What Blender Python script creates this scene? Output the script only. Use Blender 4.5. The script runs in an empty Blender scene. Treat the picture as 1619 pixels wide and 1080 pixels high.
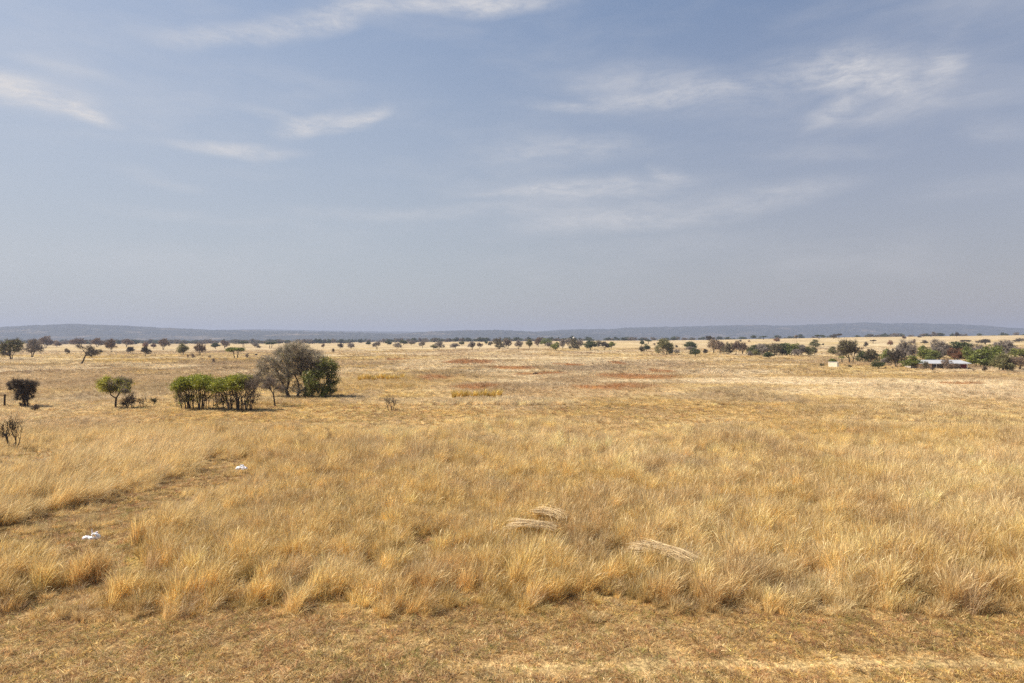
import bpy, math, random
import numpy as np
from mathutils import Vector

# ------------------------------------------------------------------ camera, sky, sun, exposure
S = bpy.context.scene
COL = S.collection
F = 1079.0            # focal length in photo pixels (24 mm lens on a 36 mm wide frame, 1619 px)
CX, HOR = 809.5, 538.0  # photo pixel column of the axis, photo row of the eye level
CAMH = 6.5            # drone height above the grass

cam = bpy.data.cameras.new('camera')
cam.sensor_width = 36.0
cam.lens = 24.0
cam.clip_start = 0.1
cam.clip_end = 30000.0
camo = bpy.data.objects.new('camera', cam)
COL.objects.link(camo)
camo.location = (0, 0, CAMH)
camo.rotation_euler = (math.radians(90) - math.atan(2.0 / F), 0, 0)
S.camera = camo

SUN_EL = math.radians(50)
SUN_AZ = math.radians(-88)          # from +Y towards -X: sun high on the left
sdir = Vector((math.sin(SUN_AZ) * math.cos(SUN_EL), math.cos(SUN_AZ) * math.cos(SUN_EL), math.sin(SUN_EL)))
sl = bpy.data.lights.new('sun', 'SUN')
sl.energy = 5.0
sl.angle = math.radians(0.6)
sl.color = (1.0, 0.91, 0.76)
slo = bpy.data.objects.new('sun', sl)
COL.objects.link(slo)
slo.location = (-40, 20, 60)
slo.rotation_euler = sdir.to_track_quat('Z', 'Y').to_euler()

S.view_settings.view_transform = 'Standard'
S.view_settings.look = 'None'
S.view_settings.gamma = 1.0
S.view_settings.exposure = 0.6
S.cycles.max_bounces = 6
S.cycles.diffuse_bounces = 4
S.cycles.transmission_bounces = 4
S.cycles.volume_bounces = 0
S.cycles.caustics_reflective = False
S.cycles.caustics_refractive = False
S.cycles.use_denoising = False
S.cycles.use_adaptive_sampling = False


class NT:
    """tiny node-tree helper"""
    def __init__(self, tree):
        self.t = tree
        tree.nodes.clear()

    def n(self, typ, **kw):
        nd = self.t.nodes.new(typ)
        ins = kw.pop('ins', {})
        for k, v in kw.items():
            setattr(nd, k, v)
        for k, v in ins.items():
            s = nd.inputs[k]
            if isinstance(v, bpy.types.NodeSocket):
                self.t.links.new(v, s)
            else:
                s.default_value = v
        return nd

    def m(self, op, a, b=None, c=None, clamp=False):
        ins = {0: a}
        if b is not None:
            ins[1] = b
        if c is not None:
            ins[2] = c
        return self.n('ShaderNodeMath', operation=op, use_clamp=clamp, ins=ins).outputs[0]

    def mix(self, f, a, b, blend='MIX'):
        nd = self.n('ShaderNodeMix', data_type='RGBA', blend_type=blend)
        for i, v in ((0, f), (6, a), (7, b)):
            if isinstance(v, bpy.types.NodeSocket):
                self.t.links.new(v, nd.inputs[i])
            else:
                nd.inputs[i].default_value = v
        return nd.outputs[2]

    def remap(self, v, a, b, c=0.0, d=1.0, smooth=True):
        nd = self.n('ShaderNodeMapRange', interpolation_type='SMOOTHSTEP' if smooth else 'LINEAR', clamp=True,
                    ins={0: v, 1: a, 2: b, 3: c, 4: d})
        return nd.outputs[0]


W = bpy.data.worlds.new("World")
S.world = W
W.use_nodes = True
nt = NT(W.node_tree)
SKY_STR = 0.077
sky = nt.n('ShaderNodeTexSky', sky_type='NISHITA', sun_disc=False, sun_elevation=SUN_EL, sun_rotation=SUN_AZ,
           altitude=1200, air_density=1.0, dust_density=2.2, ozone_density=1.0)
tc = nt.n('ShaderNodeTexCoord')
sep = nt.n('ShaderNodeSeparateXYZ', ins={0: tc.outputs['Generated']})
az = nt.m('ARCTAN2', sep.outputs[0], sep.outputs[1])
el = nt.m('ARCSINE', sep.outputs[2])
ae = nt.n('ShaderNodeCombineXYZ', ins={0: az, 1: el}).outputs[0]
# hazy veil of the dry season: milky towards the horizon, and on the sun's side
elc = nt.m('MAXIMUM', el, 0.0)
veil = nt.m('POWER', nt.m('SUBTRACT', 1.0, nt.m('MINIMUM', nt.m('DIVIDE', elc, 0.62), 1.0)), 1.2)
VEIL_COL = (4.1, 4.0, 3.85, 1)
VEIL_WARM = (3.5, 3.02, 2.85, 1)
sunside = nt.remap(az, -1.0, 0.35, 1.0, 0.0)
topgain = nt.n('ShaderNodeVectorMath', operation='MULTIPLY', ins={0: sky.outputs[0], 1: (1.06, 1.2, 1.26)})
vcol = nt.mix(nt.remap(az, -0.3, 0.6), VEIL_COL, VEIL_WARM)
c1 = nt.mix(nt.m('MULTIPLY', veil, 0.92), topgain.outputs[0], vcol)
c1 = nt.mix(nt.m('MULTIPLY', sunside, 0.38), c1, (4.75, 4.85, 5.2, 1))
# wisps of cirrus: (centre px, centre py, half length, half width, angle deg, strength), photo pixels turned into sky angles
WISPS = [(60, 150, 140, 32, 8, .95), (135, 182, 60, 15, 18, 1.2), (20, 135, 70, 22, 14, .9), (95, 103, 130, 9, 2, .3),
         (375, 234, 125, 11, -3, 1.1), (500, 196, 74, 17, -16, 1.15), (575, 186, 48, 14, -28, 1.15), (440, 183, 70, 12, 8, .45),
         (330, 64, 140, 14, -8, .5), (470, 40, 190, 18, -14, .75), (980, 325, 340, 22, -2, .35), (1160, 150, 320, 42, 3, .3), (760, 4, 170, 16, 0, 1.1), (580, 8, 120, 24, -8, .55),
         (250, 283, 90, 12, 6, .3), (300, 338, 190, 12, 2, .25), (640, 338, 260, 12, -1, .28),
         (880, 240, 170, 22, -2, .55), (940, 293, 190, 17, -2, .85), (1065, 268, 38, 12, 14, .5), (820, 300, 120, 8, -6, .3),
         (1370, 110, 210, 40, 10, .62), (1345, 98, 70, 30, -10, .6), (1420, 135, 90, 22, 20, .6), (1515, 95, 36, 46, 24, .55), (1300, 172, 80, 16, -24, .55),
         (1430, 172, 190, 20, 3, .4), (1060, 152, 210, 12, -2, .5), (1000, 125, 180, 26, 4, .3), (910, 172, 110, 10, 2, .35),
         (1010, 347, 250, 16, -3, .62), (1250, 305, 130, 20, -3, .35), (1590, 205, 70, 26, 8, .3), (1290, 243, 160, 14, 2, .22), (1540, 300, 150, 24, -2, .2)]
wn = nt.n('ShaderNodeTexNoise', noise_dimensions='3D',
          ins={'Vector': nt.n('ShaderNodeVectorMath', operation='MULTIPLY', ins={0: ae, 1: (6, 13, 1)}).outputs[0], 'Scale': 1.0, 'Detail': 3.0})
wc = nt.n('ShaderNodeVectorMath', operation='SUBTRACT', ins={0: wn.outputs['Color'], 1: (.5, .5, .5)}).outputs[0]
warp = nt.n('ShaderNodeVectorMath', operation='MULTIPLY_ADD', ins={0: wc, 1: (.09, .035, 0), 2: ae}).outputs[0]
tot = None
for (px, py, a, b, ang, st) in WISPS:
    u = (px - CX) / F
    v = (HOR - py) / F
    a0 = math.atan(u)
    e0 = math.atan(v * math.cos(a0))
    k = math.cos(a0) ** 2 / F
    mp = nt.n('ShaderNodeMapping', vector_type='TEXTURE', ins={'Vector': warp, 'Location': (a0, e0, 0),
              'Rotation': (0, 0, -math.radians(ang)), 'Scale': (a * k * 1.25, b * k * 1.5, 1)})
    ln = nt.n('ShaderNodeVectorMath', operation='LENGTH', ins={0: mp.outputs[0]}).outputs['Value']
    mk = nt.remap(ln, 1.0, 0.0, 0.0, st)
    tot = mk if tot is None else nt.m('ADD', tot, mk)
fn = nt.n('ShaderNodeTexNoise', noise_dimensions='3D',
          ins={'Vector': nt.n('ShaderNodeVectorMath', operation='MULTIPLY', ins={0: warp, 1: (14, 48, 1)}).outputs[0], 'Scale': 1.0, 'Detail': 9.0, 'Roughness': 0.7})
fibre = nt.remap(fn.outputs['Fac'], 0.28, 0.70, 0.2, 1.0)
thin = nt.n('ShaderNodeTexNoise', noise_dimensions='3D',
            ins={'Vector': nt.n('ShaderNodeVectorMath', operation='MULTIPLY', ins={0: warp, 1: (2.2, 8, 1)}).outputs[0], 'Scale': 1.0, 'Detail': 6.0, 'Roughness': 0.6})
thinv = nt.m('MULTIPLY', nt.remap(thin.outputs['Fac'], 0.42, 0.8), nt.remap(el, 0.02, 0.12, 0.0, 0.35))
cl = nt.m('ADD', nt.m('MULTIPLY', nt.m('MULTIPLY', tot, fibre), 0.82), thinv, clamp=True)
c2 = nt.mix(cl, c1, (6.1, 6.0, 6.1, 1))
bg = nt.n('ShaderNodeBackground', ins={'Color': c2, 'Strength': SKY_STR})
out = nt.n('ShaderNodeOutputWorld')
nt.t.links.new(bg.outputs[0], out.inputs['Surface'])

# ------------------------------------------------------------------ helpers
rng = np.random.default_rng(7)


def _hash(ix, iy, s):
    h = (ix.astype(np.int64) * 374761393 + iy.astype(np.int64) * 668265263 + s * 982451653) & 0xffffffff
    h = ((h ^ (h >> 13)) * 1274126177) & 0xffffffff
    h = ((h ^ (h >> 16)) * 2246822519) & 0xffffffff
    return ((h ^ (h >> 15)) & 0xffffff) / float(0xffffff)


def vnoise(x, y, s=0):
    x0 = np.floor(x)
    y0 = np.floor(y)
    fx = x - x0
    fy = y - y0
    fx = fx * fx * (3 - 2 * fx)
    fy = fy * fy * (3 - 2 * fy)
    a = _hash(x0, y0, s)
    b = _hash(x0 + 1, y0, s)
    c = _hash(x0, y0 + 1, s)
    d = _hash(x0 + 1, y0 + 1, s)
    return (a * (1 - fx) + b * fx) * (1 - fy) + (c * (1 - fx) + d * fx) * fy


def fbm(x, y, s=0, o=4):
    t = 0.0
    w = 0.5
    n = 0.0
    for i in range(o):
        t = t + w * vnoise(x * 2 ** i + 17.3 * i, y * 2 ** i - 9.1 * i, s + i)
        n += w
        w *= 0.5
    return t / n


def clump(x, y, cell, s):
    """distance to the nearest tussock centre (in cells) and that tussock's own random number"""
    gx, gy = np.floor(x / cell), np.floor(y / cell)
    best = np.full(np.shape(x), 9.0)
    rid = np.zeros(np.shape(x))
    for i in (-1, 0, 1):
        for j in (-1, 0, 1):
            cx, cy = gx + i, gy + j
            dx = cx + _hash(cx, cy, s) - x / cell
            dy = cy + _hash(cx, cy, s + 1) - y / cell
            d = dx * dx + dy * dy
            m = d < best
            best = np.where(m, d, best)
            rid = np.where(m, _hash(cx, cy, s + 2), rid)
    return np.sqrt(best), rid


def sstep(a, b, x):
    t = np.clip((x - a) / (b - a), 0, 1)
    return t * t * (3 - 2 * t)


HX = [-400, 0, 300, 540, 700, 810, 950, 1100, 1350, 1619, 2000]
HY = [546, 545.5, 545, 544, 541.5, 540.5, 539, 538, 533.5, 530.5, 529]


def terr(x, y):
    """height of the plain: level near the camera, a long low rise far off on the right"""
    x = np.asarray(x, float)
    y = np.asarray(y, float)
    u = np.clip(x / np.maximum(y, 1.0), -1.2, 1.2) * F + CX
    zr = CAMH - (np.interp(u, HX, HY) - HOR) * 900.0 / F
    r = sstep(170, 900, y) * (1 - 0.85 * sstep(1000, 3200, y))
    und = (fbm(x / 46, y / 46, 3, 3) - .5) * 0.5 * sstep(25, 120, y) + (fbm(x / 5.0, y / 5.0, 5, 2) - .5) * 0.14
    return zr * r + und * (y > -50)


def pt(px, py, dmax=890.0):
    """point of the plain seen at a photo pixel"""
    u = (px - CX) / F
    v = (py - HOR) / F
    ys = np.exp(np.linspace(math.log(8.0), math.log(dmax), 3000))
    gap = CAMH - v * ys - terr(u * ys, ys)
    k = np.nonzero(gap <= 0)[0]
    y = ys[k[0]] if len(k) else dmax
    x = u * y
    return Vector((x, y, float(terr(x, y))))


def flat(px, py):
    y = CAMH * F / (py - HOR)
    return ((px - CX) / F * y, y)


def link(o, parent=None):
    COL.objects.link(o)
    if parent:
        o.parent = parent
    return o


def tag(o, label=None, cat=None, group=None, kind=None):
    if label:
        o['label'] = label
    if cat:
        o['category'] = cat
    if group:
        o['group'] = group
    if kind:
        o['kind'] = kind
    return o


def mesh_np(name, verts, faces, nper, mat, attrs=None, smooth=False):
    """faces: flat vertex index array with nper corners each (array of counts allowed)"""
    me = bpy.data.meshes.new(name)
    verts = np.asarray(verts, np.float32)
    faces = np.asarray(faces, np.int32).ravel()
    if np.isscalar(nper):
        nf = len(faces) // nper
        starts = np.arange(nf, dtype=np.int32) * nper
    else:
        nper = np.asarray(nper, np.int32)
        nf = len(nper)
        starts = np.concatenate([[0], np.cumsum(nper)[:-1]]).astype(np.int32)
    me.vertices.add(len(verts))
    me.vertices.foreach_set('co', verts.ravel())
    me.loops.add(len(faces))
    me.loops.foreach_set('vertex_index', faces)
    me.polygons.add(nf)
    me.polygons.foreach_set('loop_start', starts)
    me.update(calc_edges=True)
    me.validate()
    if smooth:
        me.polygons.foreach_set('use_smooth', np.ones(len(me.polygons), bool))
    for k, v in (attrs or {}).items():
        v = np.asarray(v, np.float32)
        if v.ndim == 1:
            me.attributes.new(k, 'FLOAT', 'POINT').data.foreach_set('value', v)
        else:
            if v.shape[1] == 3:
                v = np.hstack([v, np.ones((len(v), 1), np.float32)])
            me.attributes.new(k, 'FLOAT_COLOR', 'POINT').data.foreach_set('color', v.astype(np.float32).ravel())
    if mat:
        me.materials.append(mat)
    return me


def empty(name, loc, rz=0.0):
    o = bpy.data.objects.new(name, None)
    o.empty_display_size = 0.3
    o.location = loc
    o.rotation_euler = (0, 0, rz)
    return link(o)


def principled(name, col, rough=0.8, noise=None, spec=0.3, metal=0.0, bump=0.0, nscale=6.0):
    m = bpy.data.materials.new(name)
    m.use_nodes = True
    t = NT(m.node_tree)
    b = t.n('ShaderNodeBsdfPrincipled', ins={'Roughness': rough, 'Metallic': metal})
    b.inputs['Specular IOR Level'].default_value = spec
    o = t.n('ShaderNodeOutputMaterial')
    t.t.links.new(b.outputs[0], o.inputs[0])
    co = t.n('ShaderNodeTexCoord').outputs['Object']
    nz = t.n('ShaderNodeTexNoise', ins={'Vector': co, 'Scale': nscale, 'Detail': 6.0, 'Roughness': 0.65})
    c = t.mix(t.remap(nz.outputs['Fac'], .3, .7), (*[x * (1 - (noise or .25)) for x in col], 1), (*[min(1, x * (1 + (noise or .25))) for x in col], 1))
    t.t.links.new(c, b.inputs['Base Color'])
    if bump:
        bp = t.n('ShaderNodeBump', ins={'Strength': bump, 'Distance': 0.02, 'Height': nz.outputs['Fac']})
        t.t.links.new(bp.outputs[0], b.inputs['Normal'])
    return m


def leaf_mat(name, src, transl=0.35, gloss=0.0, heads=False):
    """thin plant matter: diffuse + light passing through; colour from src ('tint' of the tuft or the object's own colour)"""
    m = bpy.data.materials.new(name)
    m.use_nodes = True
    t = NT(m.node_tree)
    if src == 'tint':
        col = t.n('ShaderNodeAttribute', attribute_type='INSTANCER', attribute_name='tint').outputs['Color']
    elif src == 'object':
        col = t.n('ShaderNodeObjectInfo').outputs['Color']
    else:
        rgb = t.n('ShaderNodeRGB')
        rgb.outputs[0].default_value = (*src, 1)
        col = rgb.outputs[0]
    a = t.n('ShaderNodeAttribute', attribute_name='bl')
    sp = t.n('ShaderNodeSeparateColor', ins={0: a.outputs['Color']})
    k = t.remap(sp.outputs[0], 0, 1, 0.45, 1.6, smooth=False)
    c = t.n('ShaderNodeVectorMath', operation='SCALE', ins={0: col, 3: k}).outputs[0]
    hue = t.n('ShaderNodeHueSaturation', ins={'Hue': t.remap(sp.outputs[2], 0, 1, 0.485, 0.515, smooth=False), 'Saturation': t.remap(sp.outputs[2], 0, 1, 1.1, 0.85, smooth=False), 'Color': c}).outputs[0]
    if heads:
        hue = t.mix(t.m('MULTIPLY', sp.outputs[1], 0.55), hue, (.66, .50, .28, 1))
    d = t.n('ShaderNodeBsdfDiffuse', ins={'Color': hue})
    tr = t.n('ShaderNodeBsdfTranslucent', ins={'Color': hue})
    mx = t.n('ShaderNodeMixShader', ins={0: transl, 1: d.outputs[0], 2: tr.outputs[0]})
    o = t.n('ShaderNodeOutputMaterial')
    last = mx.outputs[0]
    if gloss:
        g = t.n('ShaderNodeBsdfGlossy', ins={'Color': (.9, .85, .75, 1), 'Roughness': 0.45})
        last = t.n('ShaderNodeMixShader', ins={0: gloss, 1: last, 2: g.outputs[0]}).outputs[0]
    t.t.links.new(last, o.inputs[0])
    return m


# ------------------------------------------------------------------ colour of the veld
STRAW = np.array([.70, .53, .25])
GOLD = np.array([.63, .45, .165])
BROWN = np.array([.46, .315, .155])
PINK = np.array([.56, .41, .255])
PALE = np.array([.80, .66, .44])
RED = np.array([.48, .235, .085])
YELL = np.array([.50, .33, .085])
SOIL_SHADE = np.array([.20, .125, .055])  # earth colour deepened to paint the shade between tussocks


def px_ell(px0, px1, py0, py1):
    """ellipse on the ground, from the photo rows and columns it spans"""
    xa, ya = flat((px0 + px1) / 2, py1)
    xb, yb = flat((px0 + px1) / 2, py0)
    yc, hy = (ya + yb) / 2, abs(yb - ya) / 2
    return ((px0 + px1) / 2 - CX) / F * yc, yc, (px1 - px0) / 2 / F * yc, hy


def ell_mask(x, y, e, soft=.38):
    cx, cy, hx, hy = e
    jx = (fbm(x / (hx * .5 + .5), y / (hy * .5 + .5), 31, 3) - .5) * .8
    d = np.sqrt(((x - cx) / hx) ** 2 + ((y - cy) / hy) ** 2) + jx
    return 1 - sstep(1 - soft, 1 + soft * .4, d)


RED_E = [(718, 802, 608.5, 615.5), (905, 1045, 608.5, 616), (655, 722, 594.5, 601), (805, 905, 590, 594.5), (940, 1078, 593, 600),
         (700, 780, 569, 577), (770, 850, 579, 585), (1020, 1065, 585.5, 590), (875, 925, 575, 578), (610, 645, 567, 570), (1480, 1545, 605, 608.5), (965, 985, 572, 577)]
PALE_E = [(1040, 1500, 597, 611), (1380, 1640, 601, 613), (940, 1060, 600, 606), (0, 310, 700, 745)]
YELL_E = [(565, 650, 596, 602), (605, 655, 609, 616), (600, 800, 600, 606)]
GREY_E = [(640, 760, 600, 606), (820, 900, 607, 612), (860, 1010, 578, 590), (1080, 1280, 612, 620), (540, 600, 618, 640), (1030, 1300, 618, 640), (100, 300, 605, 640), (780, 1000, 640, 650)]
EW = {k: [px_ell(*e) for e in v] for k, v in (('r', RED_E), ('p', PALE_E), ('y', YELL_E), ('g', GREY_E))}


def veld_col(x, y):
    x = np.asarray(x, float)
    y = np.asarray(y, float)
    d = np.maximum(y, 5.0)
    n1 = fbm(x / 7, y / 9, 11, 4)
    n2 = fbm(x / 2.2, y / 2.6, 12, 3)
    n3 = fbm(x / 34, y / 46, 13, 4)
    n4 = fbm(x / 120, y / 260, 14, 4)
    g = sstep(.38, .62, n1)[:, None]
    c = STRAW * (1 - g) + GOLD * g
    p = (sstep(.44, .64, n3) * .7)[:, None]
    c = c * (1 - p) + PINK * p
    b = (sstep(.5, .7, n2) * .6)[:, None]
    c = c * (1 - b) + BROWN * b
    far = sstep(60, 160, d)
    q = (sstep(.45, .62, n4) * .55 * far)[:, None]
    c = c * (1 - q) + PINK * q
    q = (sstep(.55, .7, fbm(x / 40, y / 70, 15, 4)) * .5 * far)[:, None]
    c = c * (1 - q) + PALE * q
    q = (sstep(.50, .68, fbm(x / 16, y / 26, 16, 4)) * .55 * sstep(45, 80, d))[:, None]
    c = c * (1 - q) + np.array([.40, .285, .17]) * q
    q = (sstep(.54, .66, fbm(x / 22, y / 18, 17, 3)) * .6 * sstep(45, 80, d))[:, None]
    c = c * (1 - q) + PALE * q
    for k, colr, st in (('p', PALE, .9), ('g', np.array([.42, .33, .235]), .5), ('y', YELL, .7), ('r', RED, .97)):
        for e in EW[k]:
            q = (ell_mask(x, y, e) * st)[:, None]
            c = c * (1 - q) + colr * q
    # distance: pinker, paler dry grass
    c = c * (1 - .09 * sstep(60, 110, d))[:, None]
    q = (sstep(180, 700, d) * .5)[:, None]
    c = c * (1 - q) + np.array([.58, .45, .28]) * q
    return c


def poly(pts):
    return np.array([flat(*p) for p in pts])


def in_poly(x, y, P):
    ins = np.zeros(len(x), bool)
    j = len(P) - 1
    for i in range(len(P)):
        xi, yi = P[i]
        xj, yj = P[j]
        c = ((yi > y) != (yj > y)) & (x < (xj - xi) * (y - yi) / (yj - yi + 1e-12) + xi)
        ins ^= c
        j = i
    return ins


PATH_P = poly([(-60, 852), (60, 822), (150, 790), (240, 764), (300, 742), (318, 724), (352, 720), (398, 736), (404, 764), (352, 772), (305, 795), (250, 818),
               (215, 845), (205, 905), (160, 930), (110, 905), (40, 880), (-60, 890)])
LOW_E = [px_ell(*e) for e in [(50, 165, 922, 975), (350, 425, 915, 945), (860, 1010, 940, 985), (1240, 1310, 905, 935), (640, 720, 845, 880), (110, 190, 850, 885), (560, 600, 885, 925), (1330, 1430, 830, 860), (1540, 1619, 890, 930), (-60, 100, 705, 775), (180, 270, 905, 935), (700, 760, 930, 960), (345, 415, 738, 790)]]


def tall_h(x, y):
    """height of the standing grass in metres at (x, y)"""
    x = np.asarray(x, float)
    y = np.asarray(y, float)
    jx = x + (fbm(x / 1.6, y / 1.6, 21, 3) - .5) * 2.2
    jy = y + (fbm(x / 1.6, y / 1.6, 22, 3) - .5) * 2.6
    edge = 16.0 + (fbm(x / 1.7, y * 0 + 3.3, 23, 4) - .5) * 1.5
    h = 0.80 * (0.62 + .76 * fbm(x / 2.6, y / 3.2, 24, 4))
    h = h * (0.72 + .55 * fbm(x / 11, y / 14, 29, 2))
    f1, rid = clump(x, y, .48, 27)
    h = h * (1.26 - .6 * np.clip(f1, 0, 1)) * (.62 + .66 * rid)
    h = h * (.55 + .45 * sstep(0, .9, y - edge)) * (1 - .55 * (vnoise(x * 2.1, y * 2.1, 38) > .62) * (y - edge < 1.3))
    h = np.where(y < edge, 0.06, h)
    h = np.where(in_poly(jx, jy, PATH_P), 0.10 + .3 * sstep(.5, .75, fbm(x / .9, y / 1.1, 33, 3)), h)
    for e in LOW_E:
        h = h * (1 - .75 * ell_mask(x, y, e))
    # shorter veld further off
    u = x / y * F + CX
    band = sstep(38, 60, y + (fbm(x / 7, y / 9, 25, 4) - .5) * 26)
    lo = 0.24 + .42 * sstep(.40, .76, fbm(x / 9, y / 16, 26, 4))
    mown = sstep(200, 420, u) * (1 - sstep(1000, 1500, u))
    lo2 = np.where(y < 68, lo * (1 - .72 * mown), lo)
    h = h * (1 - band) + np.minimum(h, lo2) * band
    return h


# ------------------------------------------------------------------ ground sheet
def build_ground():
    fov = np.radians(52)
    a_in = np.linspace(-fov, fov, 620)
    a_out = np.linspace(fov, 2 * math.pi - fov, 90)[1:-1]
    A = np.concatenate([a_in, a_out])
    R = np.concatenate([[0.5], np.exp(np.linspace(math.log(3.0), math.log(9000.0), 430))])
    AA, RR = np.meshgrid(A, R)
    X = (np.sin(AA) * RR).ravel()
    Y = (np.cos(AA) * RR).ravel()
    Z = terr(X, Y)
    V = np.stack([X, Y, Z], 1)
    na, nr = len(A), len(R)
    i = np.arange(nr - 1)[:, None] * na
    j = np.arange(na)[None, :]
    j2 = (j + 1) % na
    q = np.stack([i + j, i + j2, i + na + j2, i + na + j], -1).reshape(-1, 4)
    cen = np.arange(na)
    V = np.vstack([V, [[0, 0, float(terr(0., 0.))]]])
    c = len(V) - 1
    tri = np.stack([np.full(na, c), (cen + 1) % na, cen], 1)
    faces = np.concatenate([q[:, ::-1].ravel(), tri[:, ::-1].ravel()])
    cnt = np.concatenate([np.full(len(q), 4), np.full(na, 3)])
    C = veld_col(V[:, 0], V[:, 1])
    # bare strip and cropped verge in the foreground: soil, litter
    y = V[:, 1]
    nearm = (1 - sstep(15.6, 16.8, y + (fbm(V[:, 0] / 3, y / 3, 41, 3) - .5) * 1.5))[:, None]
    mott = fbm(V[:, 0] / 1.3, y / 1.3, 42, 4)[:, None]
    verge = np.array([.48, .34, .15]) * (1 - mott) + np.array([.32, .19, .09]) * mott
    C = C * (1 - nearm) + verge * nearm
    tr_y = 13.55 + 0.012 * V[:, 0] + (fbm(V[:, 0] / 2, y * 0, 43, 3) - .5) * .35
    trk = (np.exp(-((y - tr_y) / .40) ** 2) * sstep(-6, 2, V[:, 0]) * .8)[:, None]
    C = C * (1 - trk) + np.array([.60, .43, .205]) * trk
    pth = in_poly(V[:, 0] + (fbm(V[:, 0], y, 45, 3) - .5) * 2, y + (fbm(V[:, 0], y, 46, 3) - .5) * 2, PATH_P).astype(float)
    for e in LOW_E:
        pth = np.maximum(pth, .7 * ell_mask(V[:, 0], y, e))
    pth = (pth * .8)[:, None]
    C = C * (1 - pth) + (np.array([.44, .315, .17]) * (1 - mott) + np.array([.30, .20, .115]) * mott) * pth
    # orange soil by the left edge
    for e in [(-40, 25, 676, 694), (30, 60, 644, 650)]:
        q_ = (ell_mask(V[:, 0], y, px_ell(*e)) * .8)[:, None]
        C = C * (1 - q_) + np.array([.50, .24, .09]) * q_
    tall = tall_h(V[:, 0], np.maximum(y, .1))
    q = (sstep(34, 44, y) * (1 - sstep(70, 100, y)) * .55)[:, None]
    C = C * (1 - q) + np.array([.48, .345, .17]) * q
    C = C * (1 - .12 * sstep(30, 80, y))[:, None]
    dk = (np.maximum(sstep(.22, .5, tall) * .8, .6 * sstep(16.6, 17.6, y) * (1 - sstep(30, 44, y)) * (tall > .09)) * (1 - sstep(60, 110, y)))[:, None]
    C = C * (1 - dk) + SOIL_SHADE * dk          # earth and thatch under standing grass, darkened to paint shade in the gaps
    m = bpy.data.materials.new('dry_veld_ground')
    m.use_nodes = True
    t = NT(m.node_tree)
    a = t.n('ShaderNodeAttribute', attribute_name='gcol')
    co = t.n('ShaderNodeTexCoord').outputs['Object']
    n1 = t.n('ShaderNodeTexNoise', ins={'Vector': co, 'Scale': 9.0, 'Detail': 8.0, 'Roughness': .7})
    n2 = t.n('ShaderNodeTexNoise', ins={'Vector': co, 'Scale': .55, 'Detail': 6.0, 'Roughness': .7})
    n4 = t.n('ShaderNodeTexNoise', ins={'Vector': co, 'Scale': 38.0, 'Detail': 5.0, 'Roughness': .7})
    n3 = t.n('ShaderNodeTexNoise', ins={'Vector': co, 'Scale': .06, 'Detail': 8.0, 'Roughness': .72})
    k = t.m('MULTIPLY', t.remap(n1.outputs['Fac'], .34, .66, .5, 1.38), t.m('MULTIPLY', t.remap(n2.outputs['Fac'], .3, .7, .78, 1.2), t.remap(n3.outputs['Fac'], .34, .66, .82, 1.18)))
    c = t.n('ShaderNodeVectorMath', operation='SCALE', ins={0: a.outputs['Color'], 3: k}).outputs[0]
    d = t.n('ShaderNodeBsdfDiffuse', ins={'Color': c})
    c = t.n('ShaderNodeVectorMath', operation='SCALE', ins={0: c, 3: t.remap(n4.outputs['Fac'], .34, .66, .6, 1.3)}).outputs[0]
    d.inputs['Color'].default_value = (1, 1, 1, 1)
    t.t.links.new(c, d.inputs['Color'])
    hsum = t.m('ADD', n1.outputs['Fac'], t.m('MULTIPLY', n2.outputs['Fac'], 5.0))
    bp = t.n('ShaderNodeBump', ins={'Strength': .8, 'Distance': .08, 'Height': hsum})
    t.t.links.new(bp.outputs[0], d.inputs['Normal'])
    o = t.n('ShaderNodeOutputMaterial')
    t.t.links.new(d.outputs[0], o.inputs[0])
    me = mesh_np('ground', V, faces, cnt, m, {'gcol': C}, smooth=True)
    g = link(bpy.data.objects.new('ground', me))
    tag(g, 'dry golden savanna plain with a pale vehicle track in the foreground', kind='structure')
    return g


build_ground()


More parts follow.
